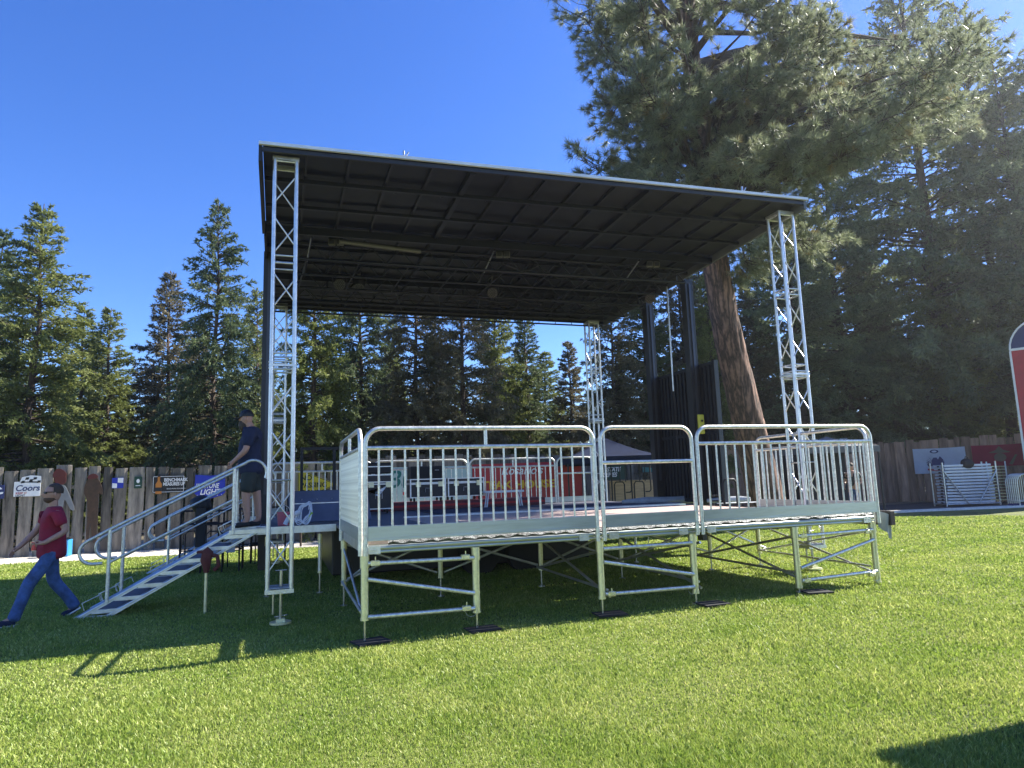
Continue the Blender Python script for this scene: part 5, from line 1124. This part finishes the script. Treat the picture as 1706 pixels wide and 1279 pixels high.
def variant(k):
    if k not in VAR:
        spec = {'spruce': (1, 13, 2.7, .05, .30, .30, .16, 1.0), 'spruce2': (2, 13, 2.3, .06, .30, .22, .22, 1.05), 'fir': (3, 13, 3.0, .07, .34, .38, .22, .95), 'narrow': (4, 12, 1.7, .06, .28, .22, .15, 1.1),
                'big': (5, 20, 4.6, .15, .62, .26, .26, 1.15), 'big2': (6, 20, 3.9, .15, .6, .26, .3, 1.1)}[k]
        sd, H, R, low, wh, dr, up, de = spec; VAR[k] = conifer(sd, H, R, low, wh, dr, up, de, needle=.15 if H < 15 else .17)
    return VAR[k]
CROWNS = {}
def tree(kind, px, ytop, D, halfw, mname, label, group=None, rz=None, cat='tree', name=None):
    tm, cm, H = variant(kind); T = at_depth(px, ytop, D); x, y = T[0], T[1]; g = gz(x); hh = T[2]-g; R0 = {'spruce': 2.7, 'spruce2': 2.3, 'fir': 3.0, 'narrow': 1.7, 'big': 4.6, 'big2': 3.9}[kind]
    t = thing(name or {'A': 'fir_tree'}.get('A'), label, cat, (x, y, g-.02), rng.uniform(0, 6.28) if rz is None else rz, group)
    sx = (halfw*D/FL)/R0; t.scale = (sx, sx, hh/H)
    key = (kind, mname)
    if key not in CROWNS: c = cm.copy() if any(k[0] == kind for k in CROWNS) else cm; c.materials.clear(); c.materials.append(A[mname]); CROWNS[key] = c
    o = bpy.data.objects.new('trunk', tm); C.objects.link(o); o.parent = t; o = bpy.data.objects.new('crown', CROWNS[key]); C.objects.link(o); o.parent = t
    return t
GL = 'conifers behind the left fence'; GM = 'conifers behind the stage'; GR = 'tall firs on the right'
tree('spruce', 75, 340, 25, 118, 'fir', 'tallest sunlit spruce at the far left behind the fence', GL, 1.0)
tree('spruce2', 5, 385, 28, 92, 'firdark', 'dark spruce cut by the left edge of the picture', GL, 2.0)
tree('spruce2', 186, 513, 30, 72, 'fir', 'small pointed spruce left of the sky gap', GL, .3)
tree('narrow', 142, 510, 33, 60, 'fir', 'slim spruce between the two leftmost pointed spruces', GL)
tree('spruce', 208, 640, 31, 66, 'fir', 'low spruce under the sky gap behind the fence', GL)
tree('spruce2', 286, 456, 33, 78, 'firgrey', 'greyish spruce left of the tall dark fir', GL)
tree('fir', 366, 333, 26, 98, 'firdark', 'tall dark fir standing alone left of the stage roof', GL, 4.2)
tree('spruce', 430, 480, 33, 64, 'fir', 'yellow-green conifer just left of the near truss tower', GL)
tree('narrow', 330, 560, 37, 60, 'firgrey', 'background conifer between the greyish spruce and the tall dark fir', GL)
tree('spruce', -60, 430, 24, 110, 'fir', 'spruce outside the left edge whose boughs reach in', GL)
# behind the stage
ms = ((525, 400, 25, 92, 'spruce', 'fir', 'bushy lit spruce right of the near truss tower'), (600, 360, 29, 84, 'fir', 'firdark', 'dark fir behind the left half of the stage'), (690, 380, 27, 88, 'fir', 'firgrey', 'dark-trunked fir left of the stage centre'),
      (650, 590, 38, 60, 'narrow', 'fir', 'distant pale-green spruce in the gap behind the stage'), (765, 350, 27, 84, 'big2', 'firgrey', 'brownish fir behind the stage centre'), (820, 440, 31, 66, 'spruce2', 'fir', 'spruce right of the stage centre'),
      (873, 512, 32, 62, 'spruce2', 'firdark', 'pointed spruce left of the sky gap behind the stage'), (905, 585, 36, 56, 'narrow', 'fir', 'small spruce at the bottom of the stage sky gap'), (946, 568, 34, 46, 'narrow', 'firgrey', 'lone pointed spruce in the sky gap behind the stage'),
      (1012, 450, 29, 74, 'fir', 'firgrey', 'conifer behind the far right truss tower'), (1062, 400, 31, 76, 'spruce', 'firdark', 'dark conifer between the tower and the black pillars'), (1125, 380, 33, 84, 'fir', 'firgrey', 'pale-tipped conifer behind the black pillars'),
      (1175, 430, 30, 60, 'spruce2', 'fir', 'conifer just left of the big pine trunk'))
for px, yt, D, hw, kd_, mn, lb in ms: tree(kd_, px, yt, D, hw, mn, lb, GM)
rs = ((1300, 300, 35, 120, 'big2', 'firR', 'dark fir between pine trunk and right truss tower'), (1360, 180, 37, 130, 'big', 'firR', 'deep green fir behind the right truss tower'), (1485, -110, 38, 195, 'big', 'firR', 'tallest wide fir filling the right of the picture'),
      (1590, 0, 38, 150, 'big', 'fir', 'sunlit fir right of the tallest fir'), (1650, 70, 35, 135, 'big2', 'firR', 'fir with long rising boughs left of the red trailer'), (1725, 60, 35, 150, 'big', 'firR', 'fir cut by the right edge of the picture'),
      (1615, 560, 36, 66, 'spruce', 'fir', 'young light-green fir over the right fence'), (1540, 420, 35, 100, 'spruce', 'fir', 'mid-height fir behind the white flag'), (1430, 430, 37, 80, 'spruce2', 'firgrey', 'mid-height fir left of the white flag'), (1240, 480, 34, 70, 'spruce', 'firgrey', 'conifer seen either side of the pine trunk'))
for px, yt, D, hw, kd_, mn, lb in rs: tree(kd_, px, yt, D, hw, mn, lb, GR)
# forest wall further back: look-alikes
for i in range(34):
    px = -60+i*55+rng.uniform(-16, 16); D = rng.uniform(40, 50)
    yt = 560+rng.uniform(-40, 60) if px < 1150 else 400+rng.uniform(-60, 60)
    if 170 < px < 270: yt = 660
    if 900 < px < 985: yt = 650
    tree(rng.choice(['spruce', 'spruce2', 'fir']), px, yt, D, rng.uniform(48, 62), rng.choice(['firdark', 'fir', 'firgrey']), 'background conifer in the crowded forest wall far behind the fence', 'conifers of the far forest wall')
# ------------------------------------------------------------------ the big ponderosa pine
def pine():
    D0 = 19.5
    def Q(px, py, D=D0): return Vector(at_depth(px, py, D))
    spine = [Q(1286, 872), Q(1276, 830), Q(1262, 770), Q(1245, 700), Q(1222, 600), Q(1205, 520), Q(1192, 440), Q(1180, 340), Q(1168, 220), Q(1150, 90), Q(1140, -60), Q(1138, -220)]
    spine[0].z = -.05
    rad = [.58, .50, .46, .43, .40, .38, .36, .34, .30, .25, .18, .1]
    t = thing('pine_tree', 'huge leaning ponderosa pine with long-needled crown over the right of the stage', 'tree', (spine[0].x, spine[0].y, 0)); o = t.location
    # trunk with furrowed plates
    P = []; rr = []
    for i in range(len(spine)-1):
        for k in range(8): P.append(spine[i].lerp(spine[i+1], k/8)); rr.append(rad[i]+(rad[i+1]-rad[i])*k/8)
    P.append(spine[-1]); rr.append(rad[-1]); n = 40; mb = MB(o); mb.path(P, .4, n, rr=rr)
    for k in range(len(mb.v)):
        i, j = divmod(k, n)
        if i < len(P): c = P[i]-o; a = j/n*2*math.pi; f = 1+.035*math.sin(a*9+i*.35+math.sin(i*.8))+.025*math.sin(a*17-i*.6)+.02*(rng.random()-.5); mb.v[k] = c+(mb.v[k]-c)*f
    bk = bpy.data.materials.new('pine_bark'); bk.use_nodes = True; nd = bk.node_tree; L = nd.links.new; b = nd.nodes['Principled BSDF']; b.inputs['Roughness'].default_value = .9
    tc = nd.nodes.new('ShaderNodeTexCoord'); mp = nd.nodes.new('ShaderNodeMapping'); mp.inputs['Scale'].default_value = (9, 9, 1.1); L(tc.outputs['Object'], mp.inputs[0])
    nz = nd.nodes.new('ShaderNodeTexNoise'); nz.inputs['Scale'].default_value = 2.2; nz.inputs['Detail'].default_value = 4; L(mp.outputs[0], nz.inputs[0])
    mxv = nd.nodes.new('ShaderNodeMix'); mxv.data_type = 'RGBA'; mxv.inputs[0].default_value = .6; L(mp.outputs[0], mxv.inputs[6]); L(nz.outputs['Color'], mxv.inputs[7])
    vo = nd.nodes.new('ShaderNodeTexVoronoi'); vo.feature = 'DISTANCE_TO_EDGE'; vo.inputs['Scale'].default_value = 1.7; L(mxv.outputs[2], vo.inputs['Vector'])
    rp = nd.nodes.new('ShaderNodeValToRGB'); e = rp.color_ramp.elements; e[0].position = .0; e[0].color = (.05, .036, .03, 1); e[1].position = .30; e[1].color = (.27, .165, .12, 1); L(vo.outputs['Distance'], rp.inputs[0])
    n2 = nd.nodes.new('ShaderNodeTexNoise'); n2.inputs['Scale'].default_value = 9; n2.inputs['Detail'].default_value = 6; L(tc.outputs['Object'], n2.inputs[0]); r2 = nd.nodes.new('ShaderNodeValToRGB'); r2.color_ramp.elements[0].color = (.5, .5, .5, 1); r2.color_ramp.elements[1].color = (1.3, 1.2, 1.15, 1); L(n2.outputs[0], r2.inputs[0])
    mu = nd.nodes.new('ShaderNodeMix'); mu.data_type = 'RGBA'; mu.blend_type = 'MULTIPLY'; mu.inputs[0].default_value = 1; L(rp.outputs[0], mu.inputs[6]); L(r2.outputs[0], mu.inputs[7]); L(mu.outputs[2], b.inputs['Base Color'])
    bp = nd.nodes.new('ShaderNodeBump'); bp.inputs['Strength'].default_value = 1; bp.inputs['Distance'].default_value = .06; L(rp.outputs[0], bp.inputs['Height']); L(bp.outputs[0], b.inputs['Normal'])
    mb.build('trunk', bk, t)
    # crown: boughs from the trunk to tuft clusters
    r = np.random.RandomState(5)
    cl = []   # px, py, depth, radius in metres, droop
    reg = [((930, 1130), (-160, 60), 24), ((985, 1150), (40, 170), 22), ((985, 1190), (160, 300), 28), ((1130, 1330), (-160, 40), 20), ((1190, 1400), (110, 250), 30), ((1220, 1440), (220, 320), 24), ((1300, 1420), (-120, 110), 16),
           ((1400, 1620), (80, 230), 28), ((1560, 1640), (60, 130), 5), ((1040, 1210), (270, 340), 13), ((1215, 1395), (340, 430), 15), ((1215, 1290), (440, 480), 3), ((1080, 1400), (-420, -150), 34)]
    for (x0, x1), (y0, y1), n_ in reg:
        for _ in range(int(n_*.85)):
            px, py = r.uniform(x0, x1), r.uniform(y0, y1)
            if px < 1000 and 75 < py < 150: continue
            if 1185 < px < 1275 and 55 < py < 125 and r.rand() < .8: continue
            cl.append((px, py, D0+r.uniform(-3.6, 3.6), r.uniform(.55, .95)))
    wood = MB(o); PV = []; PD = []
    SP = [np.array(s) for s in spine]
    for px, py, D, rad_ in cl:
        c = np.array(at_depth(px, py, D))
        # bough root: on the trunk, a little lower than the cluster
        zz = c[2]-.25*np.linalg.norm(c[:2]-SP[8][:2])-.2; zz = min(max(zz, 8.5), SP[-1][2]-.3)
        for i in range(len(SP)-1):
            if SP[i][2] <= zz <= SP[i+1][2]: f = (zz-SP[i][2])/(SP[i+1][2]-SP[i][2]); root = SP[i]*(1-f)+SP[i+1]*f; break
        else: root = SP[7]
        mid = (root+c)/2+np.array([0, 0, .25])+r.randn(3)*.25; dist = np.linalg.norm(c-root); q = [root, root*.7+mid*.3+r.randn(3)*.06, mid, mid*.5+c*.5+r.randn(3)*.12, c]
        wood.path([tuple(p) for p in q], .05, 5, rr=[.025+.022*dist, .02+.016*dist, .018+.01*dist, .022, .012], cap=False)
        for _ in range(int(16*rad_/.7)):
            d = r.randn(3); d[2] = d[2]*.7-.05; d /= np.linalg.norm(d); d += .35*(c-root)/max(dist, .1); ln = rad_*r.uniform(.5, 1.15); s0 = q[3]*(1-.0)+(c-q[3])*r.uniform(.3, 1); e1 = s0+d*ln*.5+np.array([0, 0, -.05]); e2 = s0+d*ln+np.array([0, 0, r.uniform(-.1, .2)])
            wood.path([tuple(s0), tuple(e1), tuple(e2)], .01, 3, rr=[.014, .01, .007], cap=False)
            for f in (.6, .86, 1.0):
                p = s0*(1-f)**2+2*e1*f*(1-f)+e2*f*f if f < 1 else e2; td = (e2-e1); td /= np.linalg.norm(td)+1e-9
                if f < .9: p = p+r.randn(3)*.10
                PV.append(p); PD.append(td)
    PV = np.array(PV); PD = np.array(PD); K = 50; N = len(PV); I = np.repeat(np.arange(N), K); k = len(I)
    d = PD[I]*.75+NR.randn(k, 3)*.62; d[:, 2] -= .06; d /= np.linalg.norm(d, axis=1, keepdims=True)
    V, F = tri_leaves(PV[I]-PD[I]*(NR.rand(k)*.10)[:, None], d, .17+.10*NR.rand(k), .013+.007*NR.rand(k)); 
    dry = (NR.rand(N) < .04)[I]
    V = V-np.array(o); V = V.reshape(-1, 9)
    c = link('crown', np_mesh('crown', V[~dry].reshape(-1, 3), np.arange((~dry).sum()*3).reshape(-1, 3)), A['pine'], t)
    c = link('dry_needles', np_mesh('dry_needles', V[dry].reshape(-1, 3), np.arange(dry.sum()*3).reshape(-1, 3)), A['pinedry'], t)
    wood.build('bough', A['twig'], t, smooth=True)
    print('pine tufts', N, 'needles', k)
pine()
# ------------------------------------------------------------------ added thin volume imitating lens glare
def glare_veil():
    m = bpy.data.materials.new('glare_air'); m.use_nodes = True; n = m.node_tree; n.nodes.remove(n.nodes['Principled BSDF'])
    v = n.nodes.new('ShaderNodeVolumePrincipled'); v.inputs['Color'].default_value = (.9, .94, 1, 1); v.inputs['Density'].default_value = .0007; v.inputs['Anisotropy'].default_value = .72
    n.links.new(v.outputs[0], n.nodes['Material Output'].inputs['Volume'])
    o = MB().box((10, 15, 16.5), (150, 130, 37)).build('glare_veil', m); props(o, 'thin added veil over lawn and forest imitating lens glare', 'glare_veil', kind='stuff')
glare_veil()
